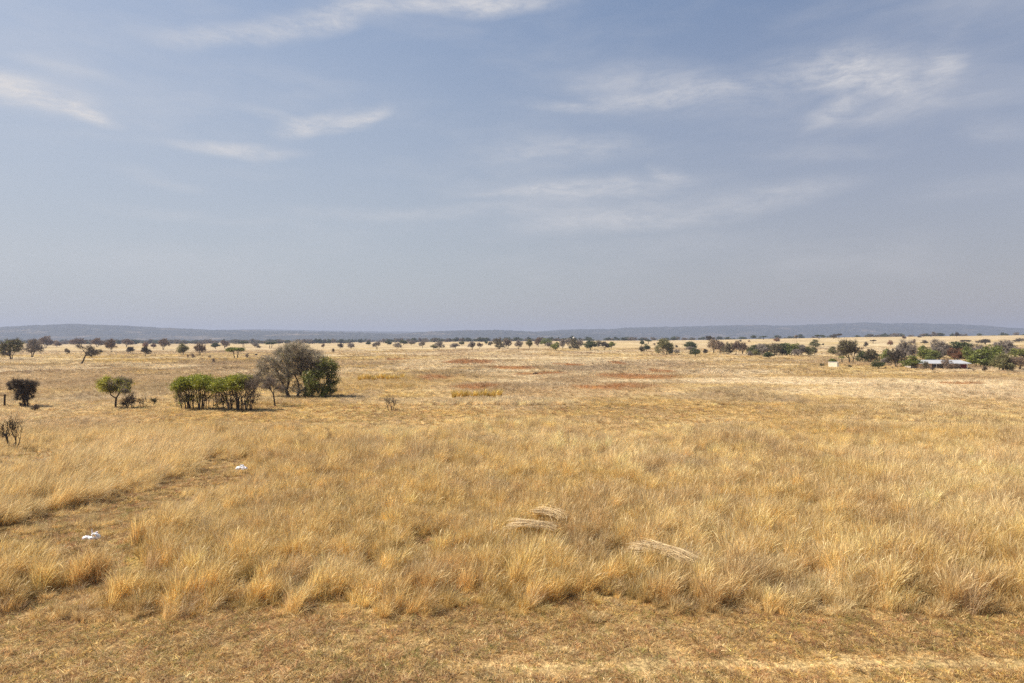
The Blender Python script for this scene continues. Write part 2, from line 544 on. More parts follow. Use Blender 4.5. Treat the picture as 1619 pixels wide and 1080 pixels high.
# ------------------------------------------------------------------ far hills
def build_hill(name, label, prof, dist, depth, seed, col_a, col_b, tan):
    """a long wooded ridge; prof lists (photo column, photo row of the skyline)"""
    P = np.array(prof, float)
    px = np.linspace(P[0, 0], P[-1, 0], 520)
    py = np.interp(px, P[:, 0], P[:, 1])
    ker = np.ones(9) / 9
    py = np.convolve(np.pad(py, 4, mode='edge'), ker, 'valid')
    u = (px - CX) / F
    top = CAMH + (HOR - py) * dist / F
    rows = np.linspace(-1, 1, 46)
    V = []
    for r in rows:
        y = dist + r * depth
        x = u * dist + 0 * u
        prof_r = np.clip(1 - abs(r) ** 1.6, 0, 1)
        z = -6 + (top + 6) * prof_r * (1 - .35 * (fbm(x / 420, np.full_like(x, y) / 300, seed, 4) - .25) * (abs(r) > .08) * (1 - prof_r * .6))
        z += (fbm(x / 60, np.full_like(x, y) / 60, seed + 9, 3) - .5) * 10 * prof_r + rng.random(len(x)) * 5.0 * prof_r
        V.append(np.stack([x, np.full_like(x, y), z], 1))
    V = np.concatenate(V)
    n = len(px)
    i = np.arange(len(rows) - 1)[:, None] * n
    j = np.arange(n - 1)[None, :]
    q = np.stack([i + j, i + j + 1, i + n + j + 1, i + n + j], -1).reshape(-1, 4)
    m = bpy.data.materials.new(name)
    m.use_nodes = True
    t = NT(m.node_tree)
    co = t.n('ShaderNodeTexCoord').outputs['Object']
    n1 = t.n('ShaderNodeTexNoise', ins={'Vector': co, 'Scale': .035, 'Detail': 8.0, 'Roughness': .75})
    n2 = t.n('ShaderNodeTexNoise', ins={'Vector': co, 'Scale': .004, 'Detail': 6.0, 'Roughness': .65})
    c = t.mix(t.remap(n1.outputs['Fac'], .38, .62), (*col_a, 1), (*col_b, 1))
    c = t.mix(t.m('MULTIPLY', t.remap(n2.outputs['Fac'], .52, .68), t.remap(n1.outputs['Fac'], .4, .6, .1, .8)), c, (*tan, 1))
    d = t.n('ShaderNodeBsdfDiffuse', ins={'Color': c})
    bp = t.n('ShaderNodeBump', ins={'Strength': .9, 'Distance': 8.0, 'Height': n1.outputs['Fac']})
    t.t.links.new(bp.outputs[0], d.inputs['Normal'])
    o = t.n('ShaderNodeOutputMaterial')
    t.t.links.new(d.outputs[0], o.inputs[0])
    ob = link(bpy.data.objects.new('hills', mesh_np(name, V, q.ravel(), 4, m, smooth=True)))
    tag(ob, label, kind='structure')


DKA, DKB, TAN = (.022, .03, .026), (.085, .083, .06), (.33, .25, .17)
build_hill('hill_left', 'wooded hill on the left skyline with pale rocky clearings', [(-420, 524), (-150, 522), (0, 520), (60, 515.5), (125, 512.8), (200, 516), (270, 519.8), (340, 522.5), (480, 525), (600, 527.5), (720, 534), (800, 538)], 4300, 900, 51, DKA, DKB, TAN)
build_hill('hill_far', 'pale far ridge behind the middle of the skyline', [(200, 530), (300, 523), (400, 521), (540, 523.8), (640, 525), (760, 526), (900, 526), (1000, 530)], 7200, 1000, 52, DKA, DKB, TAN)
build_hill('hill_middle', 'low blue wooded hill in the middle of the skyline', [(560, 538), (630, 529), (690, 524.5), (740, 523), (785, 522.5), (815, 524), (870, 526.5), (980, 530), (1100, 537)], 4600, 700, 53, DKA, DKB, TAN)
build_hill('hill_right', 'long blue ridge along the right skyline', [(700, 534), (800, 527), (850, 525), (890, 522), (930, 520.8), (962, 521.6), (990, 518.5), (1030, 518), (1100, 516.5), (1180, 514.2), (1240, 515.6), (1300, 513.2), (1345, 511.6), (1366, 510.2), (1400, 512.4), (1450, 512), (1530, 514), (1575, 518), (1619, 520.5), (1800, 522), (2050, 527)], 5400, 1000, 54, DKA, DKB, (.26, .2, .15))


# ------------------------------------------------------------------ grass
def blades(n, rad, h0, h1, w, lean, wind, heads=0.3, seg=4, droop=.25, rs=None):
    """n curved tapering blades growing from a small disc"""
    r = rs or rng
    a = r.random(n) * 2 * math.pi
    rr = rad * np.sqrt(r.random(n))
    bx, by = rr * np.cos(a), rr * np.sin(a)
    h = h0 + (h1 - h0) * r.random(n)
    oa = a + r.normal(0, .7, n)
    ol = lean * h * (0.3 + r.random(n))
    tall_ = r.random(n) < .05
    h = np.where(tall_, h * 1.25, h)
    wd = wind * h * (.2 + 1.6 * r.random(n) ** 2)
    wa = r.normal(0, .45, n)
    hd = (r.random(n) < heads).astype(float)
    fa = r.random(n) * math.pi
    rnd = r.random(n)
    hue = r.random(n)
    t = np.linspace(0, 1, seg + 1)
    T = t[None, :]
    x = bx[:, None] + np.cos(oa)[:, None] * ol[:, None] * T ** 1.4 + (np.cos(wa) * wd)[:, None] * T ** 2
    y = by[:, None] + np.sin(oa)[:, None] * ol[:, None] * T ** 1.4 + (np.sin(wa) * wd)[:, None] * T ** 2
    z = h[:, None] * (T - droop * (.4 + rnd[:, None]) * T ** 3)
    wp = np.where(hd[:, None] > 0, np.where(T > .72, 1.9 * (1.02 - T) / .3 + .25, .55), (1 - T ** 2) * .9 + .1)
    ww = w * (.7 + .6 * hue[:, None]) * wp
    fx, fy = np.cos(fa)[:, None] * ww / 2, np.sin(fa)[:, None] * ww / 2
    P = np.stack([np.stack([x - fx, y - fy, z], -1), np.stack([x + fx, y + fy, z], -1)], 2)   # n, seg+1, 2, 3
    V = P.reshape(-1, 3)
    base = np.arange(n)[:, None] * (seg + 1) * 2
    s = np.arange(seg)[None, :] * 2
    q = np.stack([base + s, base + s + 1, base + s + 3, base + s + 2], -1).reshape(-1, 4)
    headv = (hd[:, None] * (T > .68)).repeat(2, 1).ravel()
    bl = np.stack([np.repeat(rnd, (seg + 1) * 2), headv, np.repeat(hue, (seg + 1) * 2)], 1)
    return V, q, bl


M_GRASS = leaf_mat('dry_grass', 'tint', .38, .03, heads=True)


def proto_coll(name, makers):
    c = bpy.data.collections.new(name)
    for i, mk in enumerate(makers):
        V, q, bl = mk()
        o = bpy.data.objects.new('%s_blades' % name, mesh_np(name, V, q.ravel(), 4, M_GRASS, {'bl': bl}))
        c.objects.link(o)
    return c


def scatter(name, label, P, rot, scl, idx, tint, coll):
    me = bpy.data.meshes.new(name)
    me.vertices.add(len(P))
    me.vertices.foreach_set('co', np.asarray(P, np.float32).ravel())
    me.attributes.new('rot', 'FLOAT_VECTOR', 'POINT').data.foreach_set('vector', np.asarray(rot, np.float32).ravel())
    me.attributes.new('scl', 'FLOAT_VECTOR', 'POINT').data.foreach_set('vector', np.asarray(scl, np.float32).ravel())
    me.attributes.new('idx', 'INT', 'POINT').data.foreach_set('value', np.asarray(idx, np.int32))
    t4 = np.hstack([np.clip(tint, 0, 1), np.ones((len(P), 1))]).astype(np.float32)
    me.attributes.new('tint', 'FLOAT_COLOR', 'POINT').data.foreach_set('color', t4.ravel())
    o = link(bpy.data.objects.new(name, me))
    ng = bpy.data.node_groups.new(name, 'GeometryNodeTree')
    ng.interface.new_socket('Geometry', in_out='INPUT', socket_type='NodeSocketGeometry')
    ng.interface.new_socket('Geometry', in_out='OUTPUT', socket_type='NodeSocketGeometry')
    gi = ng.nodes.new('NodeGroupInput')
    go = ng.nodes.new('NodeGroupOutput')
    ip = ng.nodes.new('GeometryNodeInstanceOnPoints')
    ci = ng.nodes.new('GeometryNodeCollectionInfo')
    ci.inputs['Collection'].default_value = coll
    ci.inputs['Separate Children'].default_value = True
    ci.inputs['Reset Children'].default_value = True
    ip.inputs['Pick Instance'].default_value = True
    L = ng.links.new

    def na(nm, ty):
        n = ng.nodes.new('GeometryNodeInputNamedAttribute')
        n.data_type = ty
        n.inputs['Name'].default_value = nm
        return [s for s in n.outputs if s.enabled and s.name == 'Attribute'][0]
    L(gi.outputs[0], ip.inputs['Points'])
    L(ci.outputs[0], ip.inputs['Instance'])
    L(na('idx', 'INT'), ip.inputs['Instance Index'])
    L(na('rot', 'FLOAT_VECTOR'), ip.inputs['Rotation'])
    L(na('scl', 'FLOAT_VECTOR'), ip.inputs['Scale'])
    L(ip.outputs[0], go.inputs[0])
    md = o.modifiers.new('scatter', 'NODES')
    md.node_group = ng
    tag(o, label, kind='stuff')
    return o


def tilt(rz, ang, wdir=0.0):
    """euler that spins a tuft by rz, then leans it by ang towards world direction wdir"""
    # axis of the lean in the tuft's own frame
    ax = wdir + math.pi / 2 - rz
    return np.stack([ang * np.cos(ax), ang * np.sin(ax), rz], 1)


def field(d0, d1, dens, marg=4.0, side=.79):
    """random points of the viewed wedge between depths d0 and d1, dens(y) per square metre"""
    area = side * (d1 * d1 - d0 * d0) + 2 * marg * (d1 - d0)
    n = int(area * dens)
    y = np.sqrt(d0 * d0 + (d1 * d1 - d0 * d0) * rng.random(n))
    x = (rng.random(n) * 2 - 1) * (side * y + marg)
    return x, y


def left_patch(x, y):
    u = x / y * F + CX
    return sstep(470, 300, u) * sstep(21.5, 24.5, y) * (1 - sstep(44, 52, y))


def wind_lean(x, y):
    u = x / y * F + CX
    n = fbm(x / 6, y / 6, 61, 3)
    return .04 + .34 * (n - .3) * (1 - .5 * sstep(900, 1500, u)) + .58 * left_patch(x, y)


near_c = proto_coll('tall_tuft', [lambda: blades(74, .13, .35, 1.15, .0076, .34, .08, .3, 5) for _ in range(9)])
mid_c = proto_coll('veld_tuft', [lambda: blades(76, .26, .5, 1.1, .012, .34, .15, .3, 4) for _ in range(8)])
far_c = proto_coll('far_tuft', [lambda: blades(54, .55, .45, 1.05, .045, .35, .12, .25, 3) for _ in range(7)])
low_c = proto_coll('short_tuft', [lambda: blades(34, .13, .25, 1.0, .011, .2, .05, .1, 3, .4) for _ in range(8)])


def grass_layer(name, label, bands, coll, npro, wide):
    PP, RR, SS, II, TT = [], [], [], [], []
    for d0, d1, dens, hm in bands:
        x, y = field(d0, d1, dens, 10.0)
        h = tall_h(x, y)
        keep = (h > hm) & (rng.random(len(x)) < (0.08 + .92 * sstep(.82, .42, clump(x, y, .48, 27)[0])))
        x, y, h = x[keep], y[keep], h[keep]
        n = len(x)
        f1, rid = clump(x, y, .48, 27)
        rz = rng.normal(0, .8, n)
        ang = wind_lean(x, y) + (np.mod(rid * 7.31, 1.0) - .45) * .42 + rng.normal(0, .10, n)
        s = h * (.78 + .5 * rng.random(n))
        w = wide * (.45 + .55 * s)
        _, rid = clump(x, y, .48, 27)
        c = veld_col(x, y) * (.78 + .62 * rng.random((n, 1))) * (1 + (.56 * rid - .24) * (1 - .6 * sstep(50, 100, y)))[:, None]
        lp = (left_patch(x, y) * .8)[:, None]
        c = c * (1 - lp) + np.array([.80, .61, .29]) * (.85 + .3 * rng.random((n, 1))) * lp
        od = rng.random(n)
        c[od < .07] *= np.array([.5, .44, .4])
        c[(od > .90) & (od < .93) & (y > 60)] *= np.array([.42, .36, .3])
        gm = (od > .965) & (y < 60)
        c[gm] = c[gm] * .4 + np.array([.17, .15, .05]) * .6
        pk = (od > .80) & (od < .9)
        c[pk] = c[pk] * .45 + np.array([.52, .39, .29]) * .55
        PP.append(np.stack([x, y, terr(x, y) - .02], 1))
        RR.append(tilt(rz, ang, .15))
        SS.append(np.stack([w * (.8 + .5 * rng.random(n)), w, s], 1))
        II.append(rng.integers(0, npro, n))
        TT.append(c)
    o = scatter(name, label, np.concatenate(PP), np.concatenate(RR), np.concatenate(SS), np.concatenate(II), np.concatenate(TT), coll)
    print(name, len(np.concatenate(II)))
    return o


grass_layer('tall_grass', 'tall golden windblown grass filling the foreground field', [(14.5, 24, 44, .2), (24, 34, 30, .2), (34, 52, 15, .16)], near_c, 9, 1.0)
grass_layer('veld_grass', 'dry straw coloured grass on the middle of the plain', [(50, 75, 7.5, .1), (75, 130, 3.2, .12)], mid_c, 8, 1.35)
grass_layer('distant_grass', 'pale dry grass on the far plain', [(125, 230, 1.0, .12), (230, 420, .3, .12)], far_c, 7, 1.5)


def short_layer():
    PP, SS, TT = [], [], []
    for d0, d1, dens, hh in ((9.5, 17.5, 170, .075), (17.5, 34, 60, .12), (34, 75, 14, .17)):
        x, y = field(d0, d1, dens)
        h = tall_h(x, y)
        u = x
        trk = np.exp(-((y - (13.55 + .012 * x)) / .30) ** 2) * sstep(-5, 3, x)
        keep = (h < .3) & (rng.random(len(x)) > trk * .93) & (rng.random(len(x)) < .25 + sstep(.3, .55, fbm(x / .5, y / .5, 81, 3)))
        x, y = x[keep], y[keep]
        n = len(x)
        s = hh * (.45 + 1.1 * rng.random(n)) * (.6 + .9 * fbm(x / 1.5, y / 1.5, 82, 3))
        w = (.4 + .8 * rng.random(n)) * (1 + .6 * (d0 > 20))
        pal = np.array([[.64, .46, .18], [.54, .355, .125], [.42, .22, .10], [.38, .25, .125], [.70, .50, .14], [.29, .26, .07], [.74, .57, .29], [.52, .365, .165]])
        zone = fbm(x / 2.5, y / 2.5, 83, 3)
        pr = rng.random(n) * .8 + zone * .5 - .15
        k = np.searchsorted([.12, .27, .42, .55, .68, .76, .86], np.clip(pr, 0, .999))
        c = pal[[4, 0, 7, 1, 2, 3, 5, 6]][k] * np.array([.94, .91, .9]) * (.72 + .7 * rng.random((n, 1)))
        od = rng.random(n)
        c[od < .12] *= np.array([.42, .36, .32])
        c[od > .93] *= 1.25
        PP.append(np.stack([x, y, terr(x, y) - .008], 1))
        SS.append(np.stack([w, w, s], 1))
        TT.append(c)
    P, Sc, T = map(np.concatenate, (PP, SS, TT))
    n = len(P)
    print('short', n)
    scatter('short_grass', 'short cropped brown grass on the verge and worn path', P, tilt(rng.random(n) * 6.28, rng.normal(.05, .2, n)), Sc, rng.integers(0, 8, n), T, low_c)


short_layer()


# ------------------------------------------------------------------ trees
def prisms(A, B, ra, rb, sides, rs):
    """tapered prisms from points A to B (closed only by neighbours), vectorised"""
    A, B = np.asarray(A, float), np.asarray(B, float)
    n = len(A)
    d = B - A
    L = np.linalg.norm(d, axis=1, keepdims=True) + 1e-9
    d = d / L
    ref = np.where(np.abs(d[:, 2:3]) < .9, np.array([[0, 0, 1.]]), np.array([[1., 0, 0]]))
    u = np.cross(d, ref)
    u /= np.linalg.norm(u, axis=1, keepdims=True) + 1e-9
    v = np.cross(d, u)
    an = np.arange(sides) / sides * 2 * math.pi
    off = np.cos(an)[None, :, None] * u[:, None, :] + np.sin(an)[None, :, None] * v[:, None, :]
    P0 = A[:, None, :] + off * np.asarray(ra)[:, None, None]
    P1 = B[:, None, :] + off * np.asarray(rb)[:, None, None]
    V = np.concatenate([P0, P1], 1).reshape(-1, 3)
    b = np.arange(n)[:, None] * 2 * sides
    s = np.arange(sides)[None, :]
    s2 = (s + 1) % sides
    q = np.stack([b + s, b + s2, b + sides + s2, b + sides + s], -1).reshape(-1, 4)
    return V, q


def grow(p, pts, r0, rtip, segs, rs, depth=0, pull=.42, kink=.1):
    n = len(pts)
    if n == 1:
        m = (p + pts[0]) / 2 + rs.normal(0, kink, 3) * np.linalg.norm(pts[0] - p) * .6
        segs.append((p, m, r0, rtip * 1.3))
        segs.append((m, pts[0], rtip * 1.3, rtip))
        return
    k = 3 if (n > 8 and rs.random() < .4) else 2
    c = pts[rs.choice(n, min(k, n), replace=False)]
    for _ in range(3):
        lab = np.argmin(((pts[:, None] - c[None]) ** 2).sum(-1), 1)
        c = np.array([pts[lab == i].mean(0) if (lab == i).any() else c[i] for i in range(len(c))])
    groups = [pts[lab == i] for i in range(len(c)) if (lab == i).any()]
    if len(groups) == 1:
        groups = [pts[:n // 2], pts[n // 2:]]
    for g in groups:
        cen = g.mean(0)
        ln = np.linalg.norm(cen - p)
        q = p + (cen - p) * (pull * (.75 + .5 * rs.random())) + rs.normal(0, kink, 3) * ln
        r1 = max(rtip, r0 * (len(g) / n) ** .48 * .9)
        m = (p + q) / 2 + rs.normal(0, kink * .5, 3) * ln * .5
        rm = (r0 * .85 + r1) / 2 if len(groups) > 1 else (r0 + r1) / 2
        segs.append((p, m, min(r0, r1 * 1.25), rm if rm < r1 * 1.2 else r1 * 1.12))
        segs.append((m, q, rm if rm < r1 * 1.2 else r1 * 1.12, r1))
        grow(q, g, r1, rtip, segs, rs, depth + 1, pull, kink)


def twig_fan(tips, dirs, m, L, r, rs, spread=.8, up=.15):
    n = len(tips)
    A = np.repeat(tips, m, 0)
    D = np.repeat(dirs, m, 0) + rs.normal(0, spread, (n * m, 3))
    D[:, 2] += up
    D /= np.linalg.norm(D, axis=1, keepdims=True) + 1e-9
    ln = L * (.35 + rs.random(n * m))[:, None]
    A = A + rs.normal(0, L * .12, A.shape)
    mid = A + D * ln * .5
    D2 = D + rs.normal(0, .35, D.shape)
    D2 /= np.linalg.norm(D2, axis=1, keepdims=True)
    B = mid + D2 * ln * .5
    a = np.concatenate([A, mid])
    b = np.concatenate([mid, B])
    ra = np.concatenate([np.full(n * m, r), np.full(n * m, r * .7)])
    rb = np.concatenate([np.full(n * m, r * .7), np.full(n * m, r * .3)])
    V, q = prisms(a, b, ra, rb, 3, rs)
    rnd = np.tile(np.repeat(rs.random(n), m), 2)
    bl = np.repeat(rnd, 6)
    return V, q, np.stack([bl, 0 * bl, np.repeat(rs.random(len(a)), 6)], 1)


def leaf_cloud(cen, per, spread, size, rs, flatz=.6):
    n = len(cen) * per
    C = np.repeat(cen, per, 0) + rs.normal(0, 1, (n, 3)) * np.array([spread, spread, spread * flatz])
    N = rs.normal(0, 1, (n, 3)) + np.array([0, 0, .5])
    N /= np.linalg.norm(N, axis=1, keepdims=True)
    R = rs.normal(0, 1, (n, 3))
    U = np.cross(N, R)
    U /= np.linalg.norm(U, axis=1, keepdims=True) + 1e-9
    Wv = np.cross(N, U)
    s = size * (.5 + rs.random(n))[:, None]
    V = np.stack([C - U * s, C + Wv * s * .55, C + U * s, C - Wv * s * .55], 1).reshape(-1, 3)
    q = np.arange(n * 4).reshape(-1, 4)
    rc = np.repeat(rs.random(len(cen)), per) * .6 + rs.random(n) * .4
    bl = np.repeat(np.stack([rc, 0 * rc, rs.random(n)], 1), 4, 0)
    return V, q, bl


def cat(parts):
    off = 0
    Vs, Qs, Bs = [], [], []
    for V, q, b in parts:
        Vs.append(V)
        Qs.append(q + off)
        Bs.append(b)
        off += len(V)
    return np.concatenate(Vs), np.concatenate(Qs), np.concatenate(Bs)


def tips_in(blobs, n, rs, shell=.45):
    """points spread through a set of ellipsoid lobes (cx, cy, cz, rx, ry, rz), denser near their skins"""
    B = np.array(blobs, float)
    vol = (B[:, 3] * B[:, 4] * B[:, 5]) ** .75
    k = rs.choice(len(B), n, p=vol / vol.sum())
    d = rs.normal(0, 1, (n, 3))
    d /= np.linalg.norm(d, axis=1, keepdims=True)
    r = (shell + (1 - shell) * rs.random(n)) ** .6
    return B[k, :3] + d * B[k, 3:] * r[:, None]


M_BARK = principled('bark', (.085, .066, .052), .9, .35, .1, nscale=5)
M_LEAF = leaf_mat('leaves', 'object', .3, .03)
M_TWIG = leaf_mat('twigs', 'object', .05)
GREEN = (.17, .195, .04)
LIME = (.22, .235, .05)
OLIVE = (.215, .20, .085)
DKGREEN = (.085, .105, .04)
GREY = (.32, .275, .235)
TANT = (.36, .28, .20)
BRN = (.28, .205, .15)
RUST = (.28, .15, .09)
DARK = (.11, .09, .07)


def tree_parts(blobs, ntips, rs, trunk_r, tip_r, bases=((0, 0, 0),), fork=.25, leaves=None, twigs=None, sides=6, kink=.1, pull=.42):
    """-> (trunk mesh data, leaf data or None, twig data or None)
    leaves: (per, spread, size, filter); twigs: (m, length, radius, filter)"""
    tips = tips_in(blobs, ntips, rs)
    stems = []
    bs = np.array(bases, float)
    own = np.argmin(((tips[:, None, :2] - bs[None, :, :2] * 1.6) ** 2).sum(-1) + rs.random((ntips, len(bs))) * .02 * np.ptp(tips[:, 0]) ** 2, 1)
    for i, b in enumerate(bs):
        T = tips[own == i]
        if not len(T):
            continue
        segs = []
        stems.append(segs)
        cen = T.mean(0)
        f = b + (cen - b) * fork * np.array([.7, .7, 1.0])
        f[:2] += rs.normal(0, .03, 2) * np.linalg.norm(cen - b)
        r = trunk_r * (len(T) / ntips) ** .4
        m = (b + f) / 2 + np.append(rs.normal(0, .03, 2), 0) * np.linalg.norm(f - b)
        segs.append((b - np.array([0, 0, .05 * np.linalg.norm(cen - b)]), m, r * 1.25, r))
        segs.append((m, f, r, r * .92))
        grow(f, T, r * .92, tip_r, segs, rs, 0, pull, kink)
    trunks = []
    for segs in stems:
        A = np.array([s[0] for s in segs])
        B = np.array([s[1] for s in segs])
        ra = np.array([s[2] for s in segs])
        rb = np.array([s[3] for s in segs])
        d = B - A
        B2 = B + d / (np.linalg.norm(d, axis=1, keepdims=True) + 1e-9) * rb[:, None] * .35
        trunks.append(prisms(A, B2, ra, rb, sides, rs))
    cen = np.array(blobs)[:, :3].mean(0)
    dirs = tips - (cen - np.array([0, 0, .3 * np.ptp(tips[:, 2])]))
    dirs /= np.linalg.norm(dirs, axis=1, keepdims=True)
    lv = tw = None
    if leaves:
        per, spread, size, flt = leaves
        sel = tips if flt is None else tips[flt(tips)]
        lv = leaf_cloud(sel, per, spread, size, rs)
    if twigs:
        m, L, r, flt = twigs
        k = np.ones(ntips, bool) if flt is None else flt(tips)
        tw = twig_fan(tips[k], dirs[k], m, L, r, rs)
    return trunks, lv, tw


def make_tree(name, loc, parts, leaf_col=GREEN, twig_col=GREY, rz=0.0):
    root = empty(name, loc, rz)
    trunks, lv, tw = parts
    for tV, tq in trunks:
        link(bpy.data.objects.new('trunk', mesh_np('trunk', tV, tq.ravel(), 4, M_BARK, smooth=True)), root)
    if lv:
        c = link(bpy.data.objects.new('crown', mesh_np('crown', lv[0], lv[1].ravel(), 4, M_LEAF, {'bl': lv[2]})), root)
        c.color = (*leaf_col, 1)
    if tw:
        c = link(bpy.data.objects.new('twigs' if lv else 'crown', mesh_np('twigs', tw[0], tw[1].ravel(), 4, M_TWIG, {'bl': tw[2]})), root)
        c.color = (*twig_col, 1)
    return root


def lobes(rs, w, d, z0, z1, n, r, flat_=.7, dome=True):
    """n crown lobes filling a crown of width w, depth d between heights z0 and z1"""
    out = []
    for i in range(n):
        a = rs.random() * 6.283
        q = math.sqrt(rs.random())
        x, y = math.cos(a) * q * (w / 2 - r * .8), math.sin(a) * q * (d / 2 - r * .8)
        zt = z1 - r * flat_
        top = zt - (zt - z0 - r * flat_) * (q ** 2 * .75 if dome else .15 * q)
        z = z0 + r * flat_ + (top - z0 - r * flat_) * (.35 + .65 * rs.random())
        s = r * (.6 + .75 * rs.random())
        out.append((x, y, z, s, s, s * flat_))
    return out


def R(s):
    return np.random.default_rng(s)


# --- the near and middle trees, each with its own shape
def px_m(p):
    return p.y / F            # metres per photo pixel at that depth


# big grey bare tree
p = pt(468, 628)
k = px_m(p)
rs = R(101)
bl = []
for cx_, cz_, rr in [(-42, 34, 15), (-34, 52, 17), (-20, 64, 18), (-4, 72, 17), (12, 70, 17), (26, 60, 16), (-46, 24, 10), (-26, 36, 15), (0, 52, 20), (18, 46, 18), (-12, 40, 16), (34, 48, 14), (8, 78, 9), (-10, 78, 8), (-10, 60, 15), (-50, 30, 8), (-38, 20, 9), (-26, 22, 10), (2, 30, 12), (40, 60, 9), (-46, 20, 7), (-30, 13, 7), (-16, 12, 8), (0, 14, 9), (12, 14, 9), (-50, 42, 8), (-52, 22, 6), (20, 24, 12)]:
    bl.append((cx_ * k, rs.normal(0, 14) * k, cz_ * k, rr * k, rr * k * 1.2, rr * k * .8))
parts = tree_parts(bl, 1200, rs, .24, .014, bases=((-12 * k, .2, 0), (3 * k, -.3, 0), (12 * k, .5, 0)), fork=.22, twigs=(13, .62, .0105, None), kink=.15, sides=6,
                   leaves=(9, .18, .06, lambda T: R(5).random(len(T)) < .34))
t = make_tree('bare_tree', p, parts, (.21, .20, .06), (.38, .33, .255))
tag(t, 'largest tree, tall rounded bare grey crown of fine twigs, several dark trunks', 'tree', 'trees and bushes of the middle ground')

# green tree leaning against it on the right
p = pt(502, 629)
k = px_m(p)
rs = R(102)
bl = [(x * k, rs.normal(0, 8) * k, z * k, r * k, r * k, r * k * .75) for x, z, r in
      [(14, 56, 9), (20, 48, 10), (6, 48, 10), (0, 40, 9), (-12, 34, 9), (-16, 26, 8), (8, 36, 10), (20, 36, 9), (-4, 24, 10), (14, 22, 8), (24, 26, 6), (16, 62, 5), (-8, 12, 9), (10, 10, 10), (20, 14, 9), (-18, 8, 7), (0, 18, 10)]]
parts = tree_parts(bl, 380, rs, .15, .011, bases=((-9 * k, 0, 0), (3 * k, .3, 0), (13 * k, -.2, 0)), fork=.3, leaves=(30, .24, .075, lambda T: R(7).random(len(T)) < .8), twigs=(6, .45, .008, None))
t = make_tree('leafy_tree', p, parts, (.17, .185, .03), (.2, .16, .12))
tag(t, 'dark green leafy tree touching the right side of the largest bare tree', 'tree', 'trees and bushes of the middle ground')


def flat_bush(pxc, py, w, h, seed, ns, col, label, grey=None, low=.55):
    """flat-topped bush: many thin stems under a dense green canopy"""
    p = pt(pxc, py)
    k = px_m(p)
    w, h = w * k, h * k
    rs = R(seed)
    bl = []
    for i in range(44):
        x = (i / 43 - .5) * w * .88 + rs.normal(0, .02) * w
        e = 1 - (abs(x) / (w / 2)) ** 2.6
        r = w * .08 * (.8 + .5 * rs.random())
        zz = h * (.62 + .28 * e * (1 if i % 3 else .5) * rs.uniform(.72, 1.08))
        bl.append((x, rs.uniform(-.3, .3) * w, zz, r * 1.3, r * 1.5, h * .12))
    for i in range(16):
        bl.append((rs.uniform(-.42, .42) * w, rs.uniform(-.2, .2) * w, h * rs.uniform(.2, .5), w * .07, w * .09, h * .1))
    bases = [(rs.uniform(-.5, .5) * w * .72, rs.uniform(-.24, .24) * w, 0) for i in range(ns)]
    gf = None
    if grey:
        gf = lambda T: T[:, 0] < grey * w
    parts = tree_parts(bl, 620, rs, .15, .011, bases=bases, fork=.34, kink=.13,
                       leaves=(36, .2, .065, lambda T: ((T[:, 2] > .56 * h) | (R(9).random(len(T)) < .20)) & (gf(T) if gf else True)), twigs=(9, .5, .008, (lambda T: (T[:, 0] > grey * w - .4) | (T[:, 2] < .5 * h)) if grey else None) if grey else (5, .35, .008, lambda T: T[:, 2] < .55 * h))
    t = make_tree('flat_topped_bush', p, parts, col, (.21, .17, .135))
    # thin upright stems below the canopy
    tag(t, label, 'bush', 'trees and bushes of the middle ground')
    return t


flat_bush(309, 649, 62, 55, 103, 27, (.26, .275, .03), 'green flat topped bush on many thin stems, left one of the pair', low=.5)
flat_bush(375, 650, 77, 56, 104, 36, (.27, .28, .03), 'wider green flat topped bush with grey twigs at its right end', grey=.22, low=.5)


def simple(name, px, py, w, h, seed, label, cat_, n=10, lr=.2, ntips=160, z0=.3, tr=.09, leaves=None, twigs=None, lcol=GREEN, tcol=GREY, bases=((0, 0, 0),), fork=.35, shift=0.0, group='trees and bushes of the middle ground', dome=True, kink=.12):
    p = pt(px, py)
    k = px_m(p)
    rs = R(seed)
    bl = lobes(rs, w * k, w * k * .85, h * k * z0, h * k, n, w * k * lr, dome=dome)
    if shift:
        bl = [(b[0] + shift * k, *b[1:]) for b in bl]
    bases = tuple((b[0] * k, b[1] * k, 0) for b in bases)
    parts = tree_parts(bl, ntips, rs, tr, .009, bases=bases, fork=fork, leaves=leaves, twigs=twigs, kink=kink)
    t = make_tree(name, p, parts, lcol, tcol)
    tag(t, label, cat_, group)
    return t


# left edge: dark bush, its low shrub, post, half green tree, dead bush
p = pt(38, 644)
k = px_m(p)
rs = R(111)
bl = [(x * k, rs.normal(0, 4) * k, z * k, r * k, r * k, r * k * .8) for x, z, r in
      [(-16, 34, 8), (-8, 38, 8), (0, 38, 8), (8, 35, 8), (15, 35, 7), (-12, 26, 8), (-4, 28, 9), (5, 26, 9), (11, 27, 6), (-3, 18, 8), (4, 16, 7), (2, 8, 6), (4, 4, 5)]]
parts = tree_parts(bl, 330, rs, .11, .009, bases=((2 * k, 0, 0), (5 * k, .1, 0)), fork=.2, twigs=(14, .36, .010, None), leaves=(7, .15, .06, None))
t = make_tree('dark_bush', p, parts, (.075, .065, .045), (.115, .09, .075))
tag(t, 'dark grey brown twiggy bush beside the post at the left edge', 'bush', 'trees and bushes of the middle ground')
simple('low_shrub', 54, 651, 14, 14, 112, 'small grey shrub at the foot of the dark bush, right side', 'shrub', n=5, ntips=50, z0=.05, twigs=(8, .25, .009, None), tcol=(.15, .115, .085), fork=.1, tr=.03)
rs = R(113)
p = pt(183, 646)
k = px_m(p)
